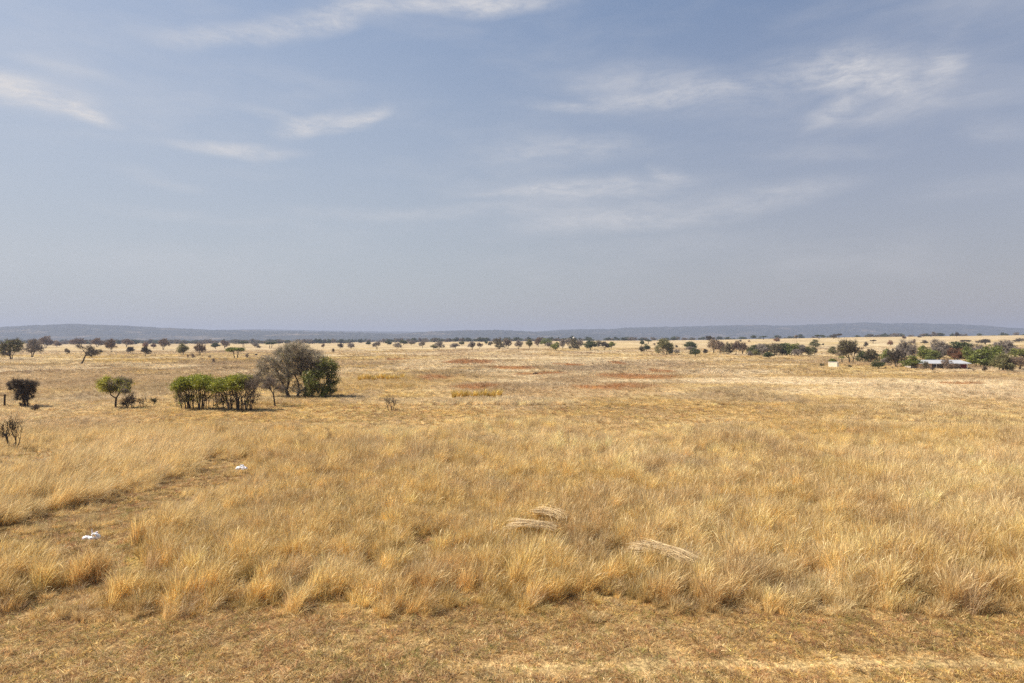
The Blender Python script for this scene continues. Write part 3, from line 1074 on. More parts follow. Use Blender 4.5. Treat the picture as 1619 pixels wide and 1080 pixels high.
bl = [(x * k, rs.normal(0, 5) * k, z * k, r * k, r * k, r * k * .72) for x, z, r in
      [(-26, 34, 7), (-20, 40, 7), (-14, 47, 5), (-8, 40, 9), (-16, 30, 8), (0, 42, 9), (8, 40, 9), (14, 34, 8), (-4, 32, 9), (6, 31, 9), (18, 29, 6)]]
parts = tree_parts(bl, 330, rs, .09, .009, bases=((0, 0, 0),), fork=.45, leaves=(24, .17, .065, lambda T: R(3).random(len(T)) < np.where(T[:, 0] < -6 * k, 1.0, .45)), twigs=(14, .40, .008, lambda T: T[:, 0] > -8 * k))
t = make_tree('umbrella_tree', p, parts, (.34, .32, .04), (.27, .22, .17))
tag(t, 'small umbrella shaped tree, left half yellow green, right half grey twigs', 'tree', 'trees and bushes of the middle ground')
simple('dead_bush', 208, 647, 30, 26, 114, 'dead dark low bush right beside the half green umbrella tree', 'bush', n=7, ntips=80, z0=.0, twigs=(5, .5, .011, None), tcol=(.075, .055, .045), leaves=(6, .16, .07, lambda T: T[:, 2] < .55), lcol=(.05, .04, .03), bases=((0, 0), (4, 0), (-5, 0)), fork=.12, tr=.07)
simple('thin_shrub', 226, 647, 22, 22, 115, 'sparse leaning shrub right of the dead dark bush', 'shrub', n=5, ntips=36, z0=.25, twigs=(3, .4, .009, None), tcol=(.13, .10, .075), fork=.2, tr=.035, bases=((-3, 0), (3, 0)))
simple('thin_shrub', 243, 642, 9, 17, 116, 'little upright shrub nearest the left flat topped bush', 'shrub', n=4, ntips=30, z0=.3, twigs=(5, .25, .009, None), tcol=(.12, .10, .06), leaves=(5, .1, .05, None), lcol=(.11, .10, .04), fork=.3, tr=.03)
simple('thin_shrub', 281, 646, 16, 26, 117, 'leafless stems just left of the flat topped bush pair', 'shrub', n=5, ntips=34, z0=.3, twigs=(4, .35, .009, None), tcol=(.16, .12, .09), fork=.2, tr=.03, bases=((-3, 0), (3, 0)))
simple('wispy_tree', 435, 643, 34, 50, 118, 'thin wispy grey tree between flat topped bush and largest bare tree', 'tree', n=9, ntips=110, z0=.42, twigs=(10, .42, .0075, None), tcol=(.27, .215, .175), fork=.5, tr=.07, shift=-4)
simple('thin_shrub', 522, 628, 24, 20, 119, 'low brown shrub at the right foot of the dark green tree', 'shrub', n=6, ntips=60, z0=.05, twigs=(8, .35, .008, None), tcol=(.17, .12, .09), fork=.15, tr=.04)
simple('bare_bush', 617, 649, 27, 23, 120, 'lone small bare bush on the open grass right of largest tree', 'bush', n=8, ntips=40, z0=.4, twigs=(4, .45, .010, None), tcol=(.15, .11, .085), fork=.3, tr=.06, bases=((-3, 0), (2, 0), (5, 0)))
simple('bare_bush', 20, 713, 46, 52, 121, 'leafless dark branching bush over orange soil at left edge, nearest the camera', 'bush', n=9, ntips=56, z0=.25, twigs=(3, .5, .011, None), tcol=(.05, .035, .027), fork=.12, tr=.07, bases=((-4, 0), (2, 0), (6, 0)), kink=.1)

# fence post at the left edge
p = pt(7, 644)
k = px_m(p)


def lathe(name, prof, mat, n=10, parent=None, jit=0.0, seed=0, smooth=True):
    rs = R(seed)
    V, q = [], []
    for (r, z) in prof:
        for i in range(n):
            a = i / n * 2 * math.pi
            rr = r * (1 + jit * rs.normal())
            V.append((rr * math.cos(a), rr * math.sin(a), z))
    for j in range(len(prof) - 1):
        for i in range(n):
            q.append((j * n + i, j * n + (i + 1) % n, (j + 1) * n + (i + 1) % n, (j + 1) * n + i))
    f = [list(x) for x in q] + [list(range((len(prof) - 1) * n, len(prof) * n))]
    me = bpy.data.meshes.new(name)
    me.from_pydata([tuple(v) for v in V], [], f)
    me.materials.append(mat)
    if smooth:
        me.polygons.foreach_set('use_smooth', np.ones(len(me.polygons), bool))
    return link(bpy.data.objects.new(name, me), parent)


M_POST = principled('weathered_post', (.06, .045, .035), .9, .4, .1, nscale=14)
post = lathe('fence_post', [(.095, -.2), (.1, 0), (.09, .5), (.085, 1.0), (.092, 1.22), (.07, 1.27)], M_POST, 9, jit=.06, seed=3)
post.location = p
post.rotation_euler = (.03, .06, 0)
tag(post, 'dark weathered fence post left of the dark twiggy bush', 'post')

# --- far trees: prototypes one unit wide and one unit high, copied with each tree's own size
PROTO = {}


def proto(kind, v):
    key = (kind, v)
    if key in PROTO:
        return PROTO[key]
    rs = R(500 + v * 17 + sum(map(ord, kind)))
    if kind == 'leafy':
        bl = lobes(rs, 1, .9, .10, 1.0, 8, .22, .8)
        pr = tree_parts(bl, 130, rs, .03, .004, fork=.3, leaves=(30, .065, .028, lambda T: R(v).random(len(T)) < .94), twigs=(3, .10, .004, None), sides=5)
    elif kind == 'bush':
        bl = lobes(rs, 1, .9, .0, 1.0, 11, .22, .9)
        pr = tree_parts(bl, 130, rs, .03, .004, bases=((-.1, 0, 0), (.1, .05, 0), (.02, -.1, 0)), fork=.2, leaves=(30, .07, .029, None), twigs=(4, .1, .004, None), sides=5)
    elif kind == 'bare':
        bl = lobes(rs, 1, .9, .16, 1.0, 8, .21, .8)
        pr = tree_parts(bl, 170, rs, .028, .0045, bases=((-.02, 0, 0), (.03, .02, 0)), fork=.35, twigs=(20, .13, .0048, None), sides=5)
    elif kind == 'mixed':
        bl = lobes(rs, 1, .9, .06, 1.0, 8, .22, .85)
        pr = tree_parts(bl, 160, rs, .028, .0045, bases=((-.04, 0, 0), (.05, .02, 0)), fork=.3, leaves=(11, .055, .022, lambda T: R(v + 40).random(len(T)) < .6), twigs=(14, .12, .0048, None), sides=5)
    elif kind == 'umbrella':
        bl = []
        for i in range(12):
            a = rs.random() * 6.28
            q = math.sqrt(rs.random()) * .36
            bl.append((q * math.cos(a), q * math.sin(a), .78 + .1 * rs.random() - .25 * q, .14, .14, .12))
        pr = tree_parts(bl, 120, rs, .028, .004, bases=((-.06, 0, 0), (.05, .02, 0)), fork=.55, leaves=(34, .055, .027, None), twigs=(3, .08, .004, None), sides=5)
    elif kind == 'shrub':
        bl = lobes(rs, 1, .9, .0, 1.0, 7, .24, .9)
        pr = tree_parts(bl, 60, rs, .02, .006, bases=((-.08, 0, 0), (.08, .05, 0)), fork=.15, leaves=(8, .07, .035, None), twigs=(8, .18, .007, None), sides=4)
    PROTO[key] = pr
    return pr


MESHES = {}
ORD = ['first', 'second', 'third', 'fourth', 'fifth', 'sixth', 'seventh', 'eighth', 'ninth', 'tenth', 'eleventh', 'twelfth', 'thirteenth', 'fourteenth', 'fifteenth', 'sixteenth',
       'seventeenth', 'eighteenth', 'nineteenth', 'twentieth', 'twenty first', 'twenty second', 'twenty third', 'twenty fourth', 'twenty fifth', 'twenty sixth', 'twenty seventh', 'twenty eighth', 'twenty ninth', 'thirtieth', 'thirty first', 'thirty second', 'thirty third', 'thirty fourth', 'thirty fifth']
COLS = {'g': (GREEN, (.16, .13, .1), 'green'), 'l': (LIME, (.2, .17, .11), 'yellow green'), 'o': (OLIVE, (.17, .14, .1), 'olive'), 'd': (DKGREEN, (.12, .1, .08), 'dark green'),
        'y': (GREY, GREY, 'grey'), 't': (TANT, TANT, 'pale brown'), 'b': (BRN, BRN, 'brown'), 'r': (RUST, RUST, 'reddish brown'), 'k': (DARK, DARK, 'dark')}
KNAME = {'leafy': ('leafy_tree', 'leafy tree', 'tree'), 'bush': ('leafy_bush', 'rounded bush', 'bush'), 'bare': ('bare_tree', 'bare tree', 'tree'), 'mixed': ('half_bare_tree', 'half bare tree', 'tree'),
         'umbrella': ('umbrella_tree', 'flat topped tree', 'tree'), 'shrub': ('shrub', 'low shrub', 'shrub')}
SHORT = {'L': 'leafy', 'H': 'bush', 'B': 'bare', 'M': 'mixed', 'U': 'umbrella', 'S': 'shrub'}
FIRST = {}


def far_tree(px, py, w, h, kind, ck, label, group, seed):
    v = seed % (5 if kind in ('bare', 'leafy', 'mixed') else 3)
    key = (kind, v)
    leaf, twig, _ = COLS[ck]
    p = pt(px, py)
    k = px_m(p)
    nm, _, cat_ = KNAME[kind]
    if key not in FIRST:
        root = make_tree(nm, p, proto(kind, v), leaf, twig)
        FIRST[key] = root
    else:
        src = FIRST[key]
        root = src.copy()
        link(root)
        for ch in list(src.children):
            c = ch.copy()
            link(c, root)
            c.matrix_parent_inverse = ch.matrix_parent_inverse
            if ch.data.materials[0] == M_LEAF:
                c.color = (*leaf, 1)
            elif ch.data.materials[0] == M_TWIG:
                c.color = (*twig, 1)
    root.location = p
    root.scale = (w * k, w * k, h * k)
    root.rotation_euler = (0, 0, (seed * 2.399) % 6.283)
    tag(root, label, cat_, group)
    return root


CLUSTERS = [
    ('on the plain at far left', 'trees on the far left plain', """18 569 44 42 M l;51 565 33 30 B y;73 550 22 19 B b;90 549 13 12 L b;106 562 9 12 B t;124 549 22 17 B b;146 564 20 16 M k;154 549 20 15 B b;
     176 557 20 24 B b;200 549 24 14 B b;208 560 15 15 M k;229 551 14 11 L r;230 563 16 16 B k;258 553 22 19 B b;8 566 14 12 B y;243 551 10 9 B r"""),
    ('behind the flat topped bushes', 'trees behind the flat topped bushes', """290 561 19 22 L o;316 562 20 22 B b;341 552 17 12 L d;355 551 15 13 B b;374 567 34 19 U g;385 549 17 10 U d;
     403 549 15 9 M y;428 551 20 11 U d;304 567 9 10 S b;297 566 5 7 S b;332 567 7 6 S t;337 574 7 9 S b;391 567 8 11 S t;409 551 8 6 S k"""),
    ('in the far line left of centre', 'trees of the far central line', """511 551 6 8 B b;527 559 5 10 B t;538 551 12 9 M k;555 551 17 10 M y;583 546 9 8 L d;596 552 15 13 B y;613 546 11 10 L d;628 551 17 10 M y;
     638 546 15 11 L d;650 546 16 8 B y;668 550 14 11 B y;685 552 11 9 L o;694 552 18 14 M y;720 551 19 10 M y;730 546 9 8 L d;747 553 17 14 B y;758 551 10 11 B b;769 545 8 7 L d;776 547 10 8 M o"""),
    ('in the thick line right of centre', 'trees of the thick line right of centre', """789 552 22 20 M o;803 552 17 18 B y;820 553 14 18 B y;837 552 13 19 L o;851 549 12 16 B b;862 547 22 13 L g;869 551 14 10 B y;879 554 17 16 L l;890 551 14 17 M y;
     907 553 19 20 M o;898 547 14 12 B y;916 552 14 18 B y;934 554 23 19 L d;946 549 14 12 M d;956 554 15 15 B k;967 551 15 13 L l;930 546 10 10 L d;913 553 8 9 L o"""),
    ('left of the long thicket', 'trees left of the long thicket', """1014 547 8 9 L d;1025 544 11 6 U d;1014 557 10 10 M o;1022 555 9 11 L d;1051 561 22 25 H o;1059 561 10 11 S y;1070 560 9 9 S y;1034 546 4 4 S b;1052 541 8 6 L d;1069 550 5 5 S k;
     1092 553 19 14 H d;1099 563 13 13 L d;1115 561 8 10 M k;1123 541 11 11 M k;1128 558 15 20 B t;1138 559 15 18 B b;1151 560 17 18 M o;1163 560 11 20 B b;1174 560 15 19 B b;1092 557 16 8 B y"""),
    ('in the long green thicket', 'trees of the long thicket', """1190 562 18 15 H d;1203 562 20 18 H y;1217 568 16 12 L d;1226 562 20 20 M o;1240 562 22 18 H d;1254 562 20 19 H g;1267 562 18 18 M y;1279 562 18 14 H o;1288 561 8 12 M k;1213 561 18 19 M o;1248 561 12 14 B t;1260 563 14 10 B y;1194 563 12 10 L o;1186 565 8 9 B y"""),
    ('on the pale rise at right', 'trees scattered on the pale rise', """1207 537 14 6 U d;1228 541 10 8 L r;1259 536 8 7 B y;1295 536 14 7 U d;1318 536 9 9 L k;1326 536 10 9 U k;1369 550 7 10 B k;1380 543 10 6 U k;1407 547 9 10 L r;1445 545 7 11 L b;
     1429 538 7 8 B b;1461 544 11 7 L k;1487 546 7 6 S k;1452 534 9 4 S k;1460 533 6 5 L k;1472 533 10 4 U k;1512 533 8 8 B k;1527 545 18 8 U k;1546 543 9 6 S k;1558 545 20 11 M k;1587 545 7 6 S b;1595 541 6 4 S b;1611 541 16 7 M k;1287 549 17 13 H o;1302 546 6 4 S k;1171 541 5 5 S k;1184 541 5 4 S r;1345 545 6 4 S k;1572 547 8 5 S b"""),
    ('in the grove around the farmhouse', 'trees of the farmhouse grove', """1346 574 32 36 M o;1315 561 11 11 H o;1365 573 16 16 H d;1376 574 17 21 M o;1388 583 14 12 L d;1405 576 18 23 L g;1416 580 24 24 M k;1432 574 24 32 B y;1441 583 23 18 L g;1463 572 24 24 L g;1476 573 18 16 H g;
     1484 572 24 28 B y;1514 567 44 22 H d;1511 573 26 20 B r;1530 574 18 25 L g;1549 581 32 24 H g;1562 579 16 16 B y;1571 580 28 30 H g;1547 568 22 20 M y;1592 568 34 24 B y;1582 587 24 23 H o;1598 587 18 22 M b;1612 585 22 20 M b;1614 569 22 16 H l;1424 570 12 20 B y;1397 578 10 10 B y;1604 566 20 16 B t"""),
    ('in front of the farmhouse and shed', 'bushes before the farmhouse', """1463 584 11 14 M o;1497 584 18 20 M b;1511 584 17 11 S b;1475 586 6 7 S k;1557 588 8 9 B k;1539 587 4 5 S b;1299 580 9 7 S d;1316 575 15 10 H g;1342 581 9 5 S d;1400 583 4 4 S b;1411 582 4 3 S b;1601 588 5 5 S k"""),
]
sd = 0
for phrase, group, txt in CLUSTERS:
    rows = []
    for item in txt.replace('\n', ' ').split(';'):
        a = item.split()
        rows.append((float(a[0]), float(a[1]), float(a[2]), float(a[3]), SHORT[a[4]], a[5]))
    rows.sort()
    for i, (px, py, w, h, kind, ck) in enumerate(rows):
        sd += 1
        colw = COLS[ck][2]
        knd = KNAME[kind][1]
        if ck in 'ytbrk' and kind in ('leafy', 'bush'):
            knd = knd.replace('leafy ', '')
        label = '%s %s, %s from the left %s' % (colw, knd, ORD[i], phrase)
        if 'thicket' in phrase or 'grove' in phrase:
            w, h = (w * 1.4, h * 1.28) if 'grove' in phrase else (w * 1.3, h * 1.15)
        far_tree(px, py, w, h, kind, ck, label, group, sd)

# leaning tree on the left plain
p = pt(128, 576)
k = px_m(p)
rs = R(140)
bl = [(x * k, rs.normal(0, 4) * k, z * k, r * k, r * k, r * k * .6) for x, z, r in [(4, 26, 5), (10, 27, 6), (16, 24, 6), (22, 20, 5), (26, 17, 5), (12, 21, 4), (-1, 29, 4), (19, 14, 3)]]
parts = tree_parts(bl, 90, rs, .2, .02, fork=.6, leaves=(6, .3, .14, lambda T: T[:, 0] > 15 * k), twigs=(9, .7, .02, None))
t = make_tree('leaning_tree', p, parts, (.09, .075, .04), (.14, .11, .085))
tag(t, 'leaning tree with a bent thin trunk and crown swept right, far left plain', 'tree', 'trees on the far left plain')


# palms by the farmhouse
def palm(px, py, h, seed, label):
    p = pt(px, py)
    k = px_m(p)
    h = h * k
    rs = R(seed)
    root = empty('palm_tree', p)
    lathe('trunk', [(.16, -.1), (.14, h * .3), (.12, h * .62)], M_BARK, 8, root)
    A, q, b = [], [], []
    for i in range(18):
        a = i / 18 * 6.283 + rs.normal(0, .2)
        up = rs.uniform(.1, 1.0)
        L = h * rs.uniform(.38, .5)
        prev = None
        for s in range(7):
            t_ = s / 6
            r = L * t_
            z = h * .62 + L * (up * t_ - (.55 + .5 * up) * t_ * t_)
            w = .16 * (1 - t_ * .8) * (0.4 if s == 0 else 1)
            c = np.array([math.cos(a) * r, math.sin(a) * r, z])
            sv = np.array([-math.sin(a), math.cos(a), 0]) * w
            A += [c - sv - [0, 0, w * .5], c, c + sv - [0, 0, w * .5]]
            n = len(A)
            if s:
                q += [(n - 6, n - 5, n - 2, n - 3), (n - 5, n - 4, n - 1, n - 2)]
        b += [(rs.random(), 0, rs.random())] * 21
    c = link(bpy.data.objects.new('crown', mesh_np('fronds', np.array(A), np.array(q).ravel(), 4, M_LEAF, {'bl': np.array(b)})), root)
    c.color = (.09, .12, .03, 1)
    tag(root, label, 'palm tree', 'palms near the farmhouse')


palm(1390, 573, 18, 151, 'taller palm with arching fronds among the trees left of the farmhouse')
palm(1331, 574, 15, 152, 'small palm with drooping fronds just right of the cream shed')

# distant woodland at the foot of the hills
wood_c = bpy.data.collections.new('woodland')
for v in range(5):
    kind = ('leafy', 'bush', 'mixed', 'bush', 'leafy')[v]
    rs = R(900 + v)
    lv = leaf_cloud(tips_in(lobes(rs, 1, .9, .05, 1.0, 9, .24, .9), 70, rs), 7, .07, .07, rs)
    m = leaf_mat('woodland_leaves', 'tint', .3)
    wood_c.objects.link(bpy.data.objects.new('woodland_crown', mesh_np('woodland_crown', lv[0], lv[1].ravel(), 4, m, {'bl': lv[2]})))
n = 5200
y = 960 + 2400 * rng.random(n) ** 1.3
px = rng.random(n) * 2300 - 300
x = (px - CX) / F * y
kp = (rng.random(n) < np.interp(px, [-300, 430, 620, 900, 1100, 2000], [1, .85, .6, .5, .25, .2])) & (fbm(x / 160, y / 160, 91, 3) > .40)
x, y = x[kp], y[kp]
n = len(x)
wd = 7 + 7 * rng.random(n)
ht = 4.5 + 4.5 * rng.random(n)
pal = np.array([[.11, .125, .065], [.17, .145, .105], [.21, .17, .13], [.085, .10, .06]])
scatter('distant_woodland', 'dark band of far off trees at the foot of the hills', np.stack([x, y, terr(x, y) - .3], 1), np.stack([0 * x, 0 * x, rng.random(n) * 6.28], 1),
        np.stack([wd, wd, ht], 1), rng.integers(0, 5, n), pal[rng.integers(0, 4, n)], wood_c)


# ------------------------------------------------------------------ farmhouse and shed
def mesh_obj(name, V, Fc, mat, parent=None):
    me = bpy.data.meshes.new(name)
    me.from_pydata([tuple(v) for v in V], [], [list(f) for f in Fc])
    me.materials.append(mat)
    return link(bpy.data.objects.new(name, me), parent)


class MB:
    def __init__(self):
        self.V, self.F = [], []

    def box(self, x0, x1, y0, y1, z0, z1):
        b = len(self.V)
        self.V += [(x0, y0, z0), (x1, y0, z0), (x1, y1, z0), (x0, y1, z0), (x0, y0, z1), (x1, y0, z1), (x1, y1, z1), (x0, y1, z1)]
        self.F += [tuple(b + i for i in f) for f in ((0, 3, 2, 1), (4, 5, 6, 7), (0, 1, 5, 4), (1, 2, 6, 5), (2, 3, 7, 6), (3, 0, 4, 7))]
        return self

    def poly_prism(self, pts, axis_y0, axis_y1):
        b = len(self.V)
        n = len(pts)
        self.V += [(x, axis_y0, z) for x, z in pts] + [(x, axis_y1, z) for x, z in pts]
        self.F += [tuple(range(b, b + n)), tuple(range(b + 2 * n - 1, b + n - 1, -1))]
        self.F += [(b + i, b + n + i, b + n + (i + 1) % n, b + (i + 1) % n) for i in range(n)]
        return self

    def sheet(self, x0, x1, y0, z0, y1, z1, ribs, amp, th=.03):
        """corrugated roof sheet sloping from (y0, z0) to (y1, z1)"""
        b = len(self.V)
        n = ribs * 4 + 1
        for i in range(n):
            x = x0 + (x1 - x0) * i / (n - 1)
            dz = amp * math.sin(i / 4 * 2 * math.pi)
            self.V += [(x, y0, z0 + dz), (x, y1, z1 + dz), (x, y0, z0 + dz - th), (x, y1, z1 + dz - th)]
        for i in range(n - 1):
            a, c = b + i * 4, b + i * 4 + 4
            self.F += [(a, c, c + 1, a + 1), (a + 2, a + 3, c + 3, c + 2), (a, a + 2, c + 2, c), (a + 1, c + 1, c + 3, a + 3)]
        return self

    def build(self, name, mat, parent=None):
        return mesh_obj(name, self.V, self.F, mat, parent)


M_CREAM = principled('cream_plaster', (.62, .47, .33), .9, .12, .2, nscale=1.5)
M_PLAST = principled('grey_plaster', (.42, .38, .34), .9, .12, .2, nscale=1.5)
M_ROOF = principled('galvanised_roof', (.40, .41, .43), .5, .12, .4, metal=.25, nscale=1.2)
M_GLASS = principled('window_glass', (.03, .035, .04), .1, .2, .6)
M_WHITE = principled('white_paint', (.75, .74, .72), .6, .06, .4)
M_RED = principled('red_paint', (.28, .04, .035), .55, .15, .4)
M_DOOR = principled('dark_door', (.09, .06, .045), .6, .2, .3)

p = pt(1492, 583.5)
k = px_m(p)
hs = empty('farmhouse', p + Vector((0, 0, -.1)))
L = 80 * k / 2
HW = 9.5 * k + .1          # wall height at the eaves
RZ = 14.3 * k              # ridge
wall = MB()
wall.box(-L + .3, L - 1.5, 1.2, 6.4, -.3, HW)
w1 = wall.build('wall', M_PLAST, hs)
lw = MB().box(-L + .25, -L + 3.0, -.3, 1.198, -.3, HW - .12).build('room_wall', M_CREAM, hs)
lw['label'] = 'cream plastered front room at the left end'
rw = MB().box(L - 1.498, L - .1, 1.0, 6.38, -.3, HW - .02).build('lean_to', M_RED, hs)
rw['label'] = 'red walled end bay at the right'
g = MB()
for xx in (-L + .32, L - 1.7):
    b = len(g.V)
    g.V += [(xx, 1.25, HW), (xx, 6.35, HW), (xx, 3.8, RZ - .05), (xx + .15, 1.25, HW), (xx + .15, 6.35, HW), (xx + .15, 3.8, RZ - .05)]
    g.F += [(b, b + 1, b + 2), (b + 3, b + 5, b + 4), (b, b + 2, b + 5, b + 3), (b + 2, b + 1, b + 4, b + 5)]
g.build('gable', M_PLAST, hs)
rf = MB().sheet(-L, L, -.75, HW - .10, 3.8, RZ, 46, .025).sheet(-L, L, 6.9, HW - .05, 3.83, RZ + .02, 46, .025).build('roof', M_ROOF, hs)
MB().box(-L, L, 3.7, 3.95, RZ + .02, RZ + .07).build('ridge_cap', M_ROOF, rf)
for xx in (-L + 3.8, -L + 6.0, L - 3.6, L - 1.0):
    MB().box(xx - .05, xx + .05, -.62, -.52, -.3, HW - .16).build('veranda_post', M_WHITE, hs)
MB().box(-L + 3.0, L - .9, -.70, -.60, HW - .26, HW - .14).build('fascia', M_WHITE, hs)
for xx, ww in ((-L + 4.6, 1.0), (-L + 7.9, 1.2), (L - 3.0, .9)):
    fr = MB().box(xx - ww / 2, xx + ww / 2, 1.15, 1.197, .65, 1.42).build('window', M_WHITE, hs)
    MB().box(xx - ww / 2 + .07, xx - .03, 1.12, 1.149, .71, 1.36).box(xx + .03, xx + ww / 2 - .07, 1.12, 1.149, .71, 1.36).build('pane', M_GLASS, fr)
fr = MB().box(-L + 1.15, -L + 2.05, -.35, -.302, .62, 1.3).build('window', M_WHITE, hs)
MB().box(-L + 1.21, -L + 1.57, -.38, -.351, .68, 1.24).box(-L + 1.63, -L + 1.99, -.38, -.351, .68, 1.24).build('pane', M_GLASS, fr)
dr = MB().box(-L + 6.0, -L + 6.8, 1.14, 1.197, -.1, 1.5).build('door', M_DOOR, hs)
MB().box(-L + 6.68, -L + 6.73, 1.09, 1.139, .7, .76).build('handle', M_WHITE, dr)
MB().box(-L + 2.9, L - .8, -.8, 1.198, -.35, .05).build('veranda_floor', M_PLAST, hs)
hs.rotation_euler = (0, 0, math.radians(-4))
tag(hs, 'low farmhouse with pale metal roof, cream room and red end among trees', 'house')

p = pt(1317.5, 581)
k = px_m(p)
sh = empty('shed', p + Vector((0, 0, -.05)), math.radians(-38))
a_, b_, h_ = 13.2 * k, 8.5 * k, 8.6 * k
body = MB().box(-a_ / 2, a_ / 2, -b_ / 2, b_ / 2, -.2, h_)
body.build('wall', principled('cream_sheet', (.86, .77, .62), .6, .08, .3, nscale=2), sh)
rb = MB()
for i in range(9):
    xx = -a_ / 2 + a_ * (i + .5) / 9
    rb.box(xx - .035, xx + .035, -b_ / 2 - .03, -b_ / 2 - .001, -.2, h_ - .04)
rb.build('wall_ribs', bpy.data.materials['cream_sheet'], sh)
MB().box(-a_ / 2 - .05, a_ / 2 + .05, -b_ / 2 - .06, b_ / 2 + .05, h_ + .002, h_ + .05).build('roof', M_WHITE, sh)
MB().box(a_ / 2 + .002, a_ / 2 + .03, -.25, .3, -.1, h_ - .2).build('door', M_WHITE, sh)
tag(sh, 'small cream shed with ribbed wall standing on the plain left of the farmhouse', 'shed')

# tiny white tank among the far trees
p = pt(907, 541)
k = px_m(p)
tk = empty('water_tank', p)
for sx in (-1, 1):
    for sy in (-1, 1):
        MB().box(sx * .8 - .08, sx * .8 + .08, sy * .8 - .08, sy * .8 + .08, -.3, 6 * k).build('leg', M_POST, tk)
o = lathe('tank', [(.0, 6 * k), (.85, 6 * k), (.9, 6 * k + .1), (.9, 8.0 * k), (.8, 8.2 * k), (.2, 8.4 * k)], M_WHITE, 14, tk)
tag(tk, 'tiny white water tank rising above the thick tree line right of centre', 'water tank')

# ------------------------------------------------------------------ cut grass bundles
M_BUND = leaf_mat('cut_grass', (.76, .58, .34), .25, .03)


def bundle(px0, py0, px1, py1, wid, n, seed, label, lift=.42):
    """straws laid down on the standing grass between two pixels"""
    a, b = pt(px0, py0), pt(px1, py1)
    c = (a + b) / 2
    rs = R(seed)
    d = np.array((b - a).to_tuple())
    L = np.linalg.norm(d[:2])
    d /= np.linalg.norm(d)
    sd_ = np.array([-d[1], d[0], 0])
    t0 = rs.uniform(-.5, -.16, n)
    t1 = np.minimum(.55, t0 + rs.uniform(.55, .95, n))
    off = rs.normal(0, .36, n).clip(-.8, .8) * wid
    hh = np.abs(rs.normal(0, .07, n)) * (1 - (off / wid) ** 2)
    skew = rs.normal(0, .14, n) * np.where(rs.random(n) < .12, 2.6, 1.0)
    seg = 5
    t = np.linspace(0, 1, seg + 1)[None]
    T = t0[:, None] + (t1 - t0)[:, None] * t
    lat = off[:, None] * (1 - .55 * np.clip(T + .1, 0, 1)) + skew[:, None] * T * L
    zz = hh[:, None] + .10 - .35 * np.clip(np.abs(T) - .3, 0, 1) + rs.normal(0, .012, (n, seg + 1)) + .03 * rs.normal(0, 1, (n, 1)) * T * 2
    P = d[None, None] * (T * L)[..., None] + sd_[None, None] * lat[..., None] + np.array([0, 0, 1.0])[None, None] * zz[..., None]
    A = P[:, :-1].reshape(-1, 3)
    B = P[:, 1:].reshape(-1, 3)
    r = np.full(len(A), .0045)
    V, q = prisms(A, B, r, r * .9, 3, rs)
    rn = np.repeat(rs.random(n), seg * 6)
    o = link(bpy.data.objects.new('grass_bundle', mesh_np('grass_bundle', V, q.ravel(), 4, M_BUND, {'bl': np.stack([rn, 0 * rn, rn], 1)})))
    o.location = c + Vector((0, 0, lift))
    tag(o, label, 'grass bundle', 'cut grass bundles lying in the field')
    return o


bundle(1000, 884, 1100, 911, .38, 420, 201, 'largest pale bundle of cut grass, nearest the camera, slanting down right', .36)
bundle(845, 829, 894, 841, .40, 260, 202, 'small pale cut grass bundle, farther of the two lying close together', .42)
bundle(802, 854, 876, 858, .3, 260, 203, 'thin pale cut grass bundle, nearer of the two lying close together', .42)


# ------------------------------------------------------------------ white plastic litter
def plastic():
    m = bpy.data.materials.new('white_plastic')
    m.use_nodes = True
    t = NT(m.node_tree)
    b = t.n('ShaderNodeBsdfPrincipled', ins={'Base Color': (.86, .86, .88, 1), 'Roughness': .4})
    b.inputs['Subsurface Weight'].default_value = .1
    co = t.n('ShaderNodeTexCoord').outputs['Object']
    nz = t.n('ShaderNodeTexNoise', ins={'Vector': co, 'Scale': 22.0, 'Detail': 4.0})
    bp = t.n('ShaderNodeBump', ins={'Strength': .7, 'Distance': .02, 'Height': nz.outputs['Fac']})
    t.t.links.new(bp.outputs[0], b.inputs['Normal'])
    o = t.n('ShaderNodeOutputMaterial')
    t.t.links.new(b.outputs[0], o.inputs[0])
    return m


M_PLAS = plastic()


def crumple(name, px, py, lob, seed, label, lift):
    """crumpled bag: puffed folded lobes welded in one skin"""
    import bmesh
    p = pt(px, py)
    k = px_m(p)
    bm = bmesh.new()
    rs = R(seed)
    for (x, z, rx, rz_, tl) in lob:
        r = bmesh.ops.create_icosphere(bm, subdivisions=3, radius=1.0)
        ct, st_ = math.cos(tl), math.sin(tl)
        yo = rs.normal(0, 1.0)
        ph = rs.random(3) * 6
        for v in r['verts']:
            c = v.co
            f = 1 + .28 * math.sin(c.x * 5 + ph[0]) * math.sin(c.y * 6 + ph[1]) + .22 * abs(math.sin(c.z * 7 + c.x * 4 + ph[2])) + rs.normal(0, .05)
            X, Y, Z = c.x * rx * f * .9, c.y * min(rx, 5) * .7 * f, c.z * rz_ * f * .8
            v.co = ((x + X * ct - Z * st_) * k, (yo + Y) * k, max(.0, (z + X * st_ + Z * ct)) * k)
    me = bpy.data.meshes.new(name)
    bm.to_mesh(me)
    bm.free()
    me.materials.append(M_PLAS)
    o = link(bpy.data.objects.new(name, me))
    o.location = p + Vector((0, 0, lift))
    tag(o, label, 'plastic bag', 'white plastic litter in the grass')


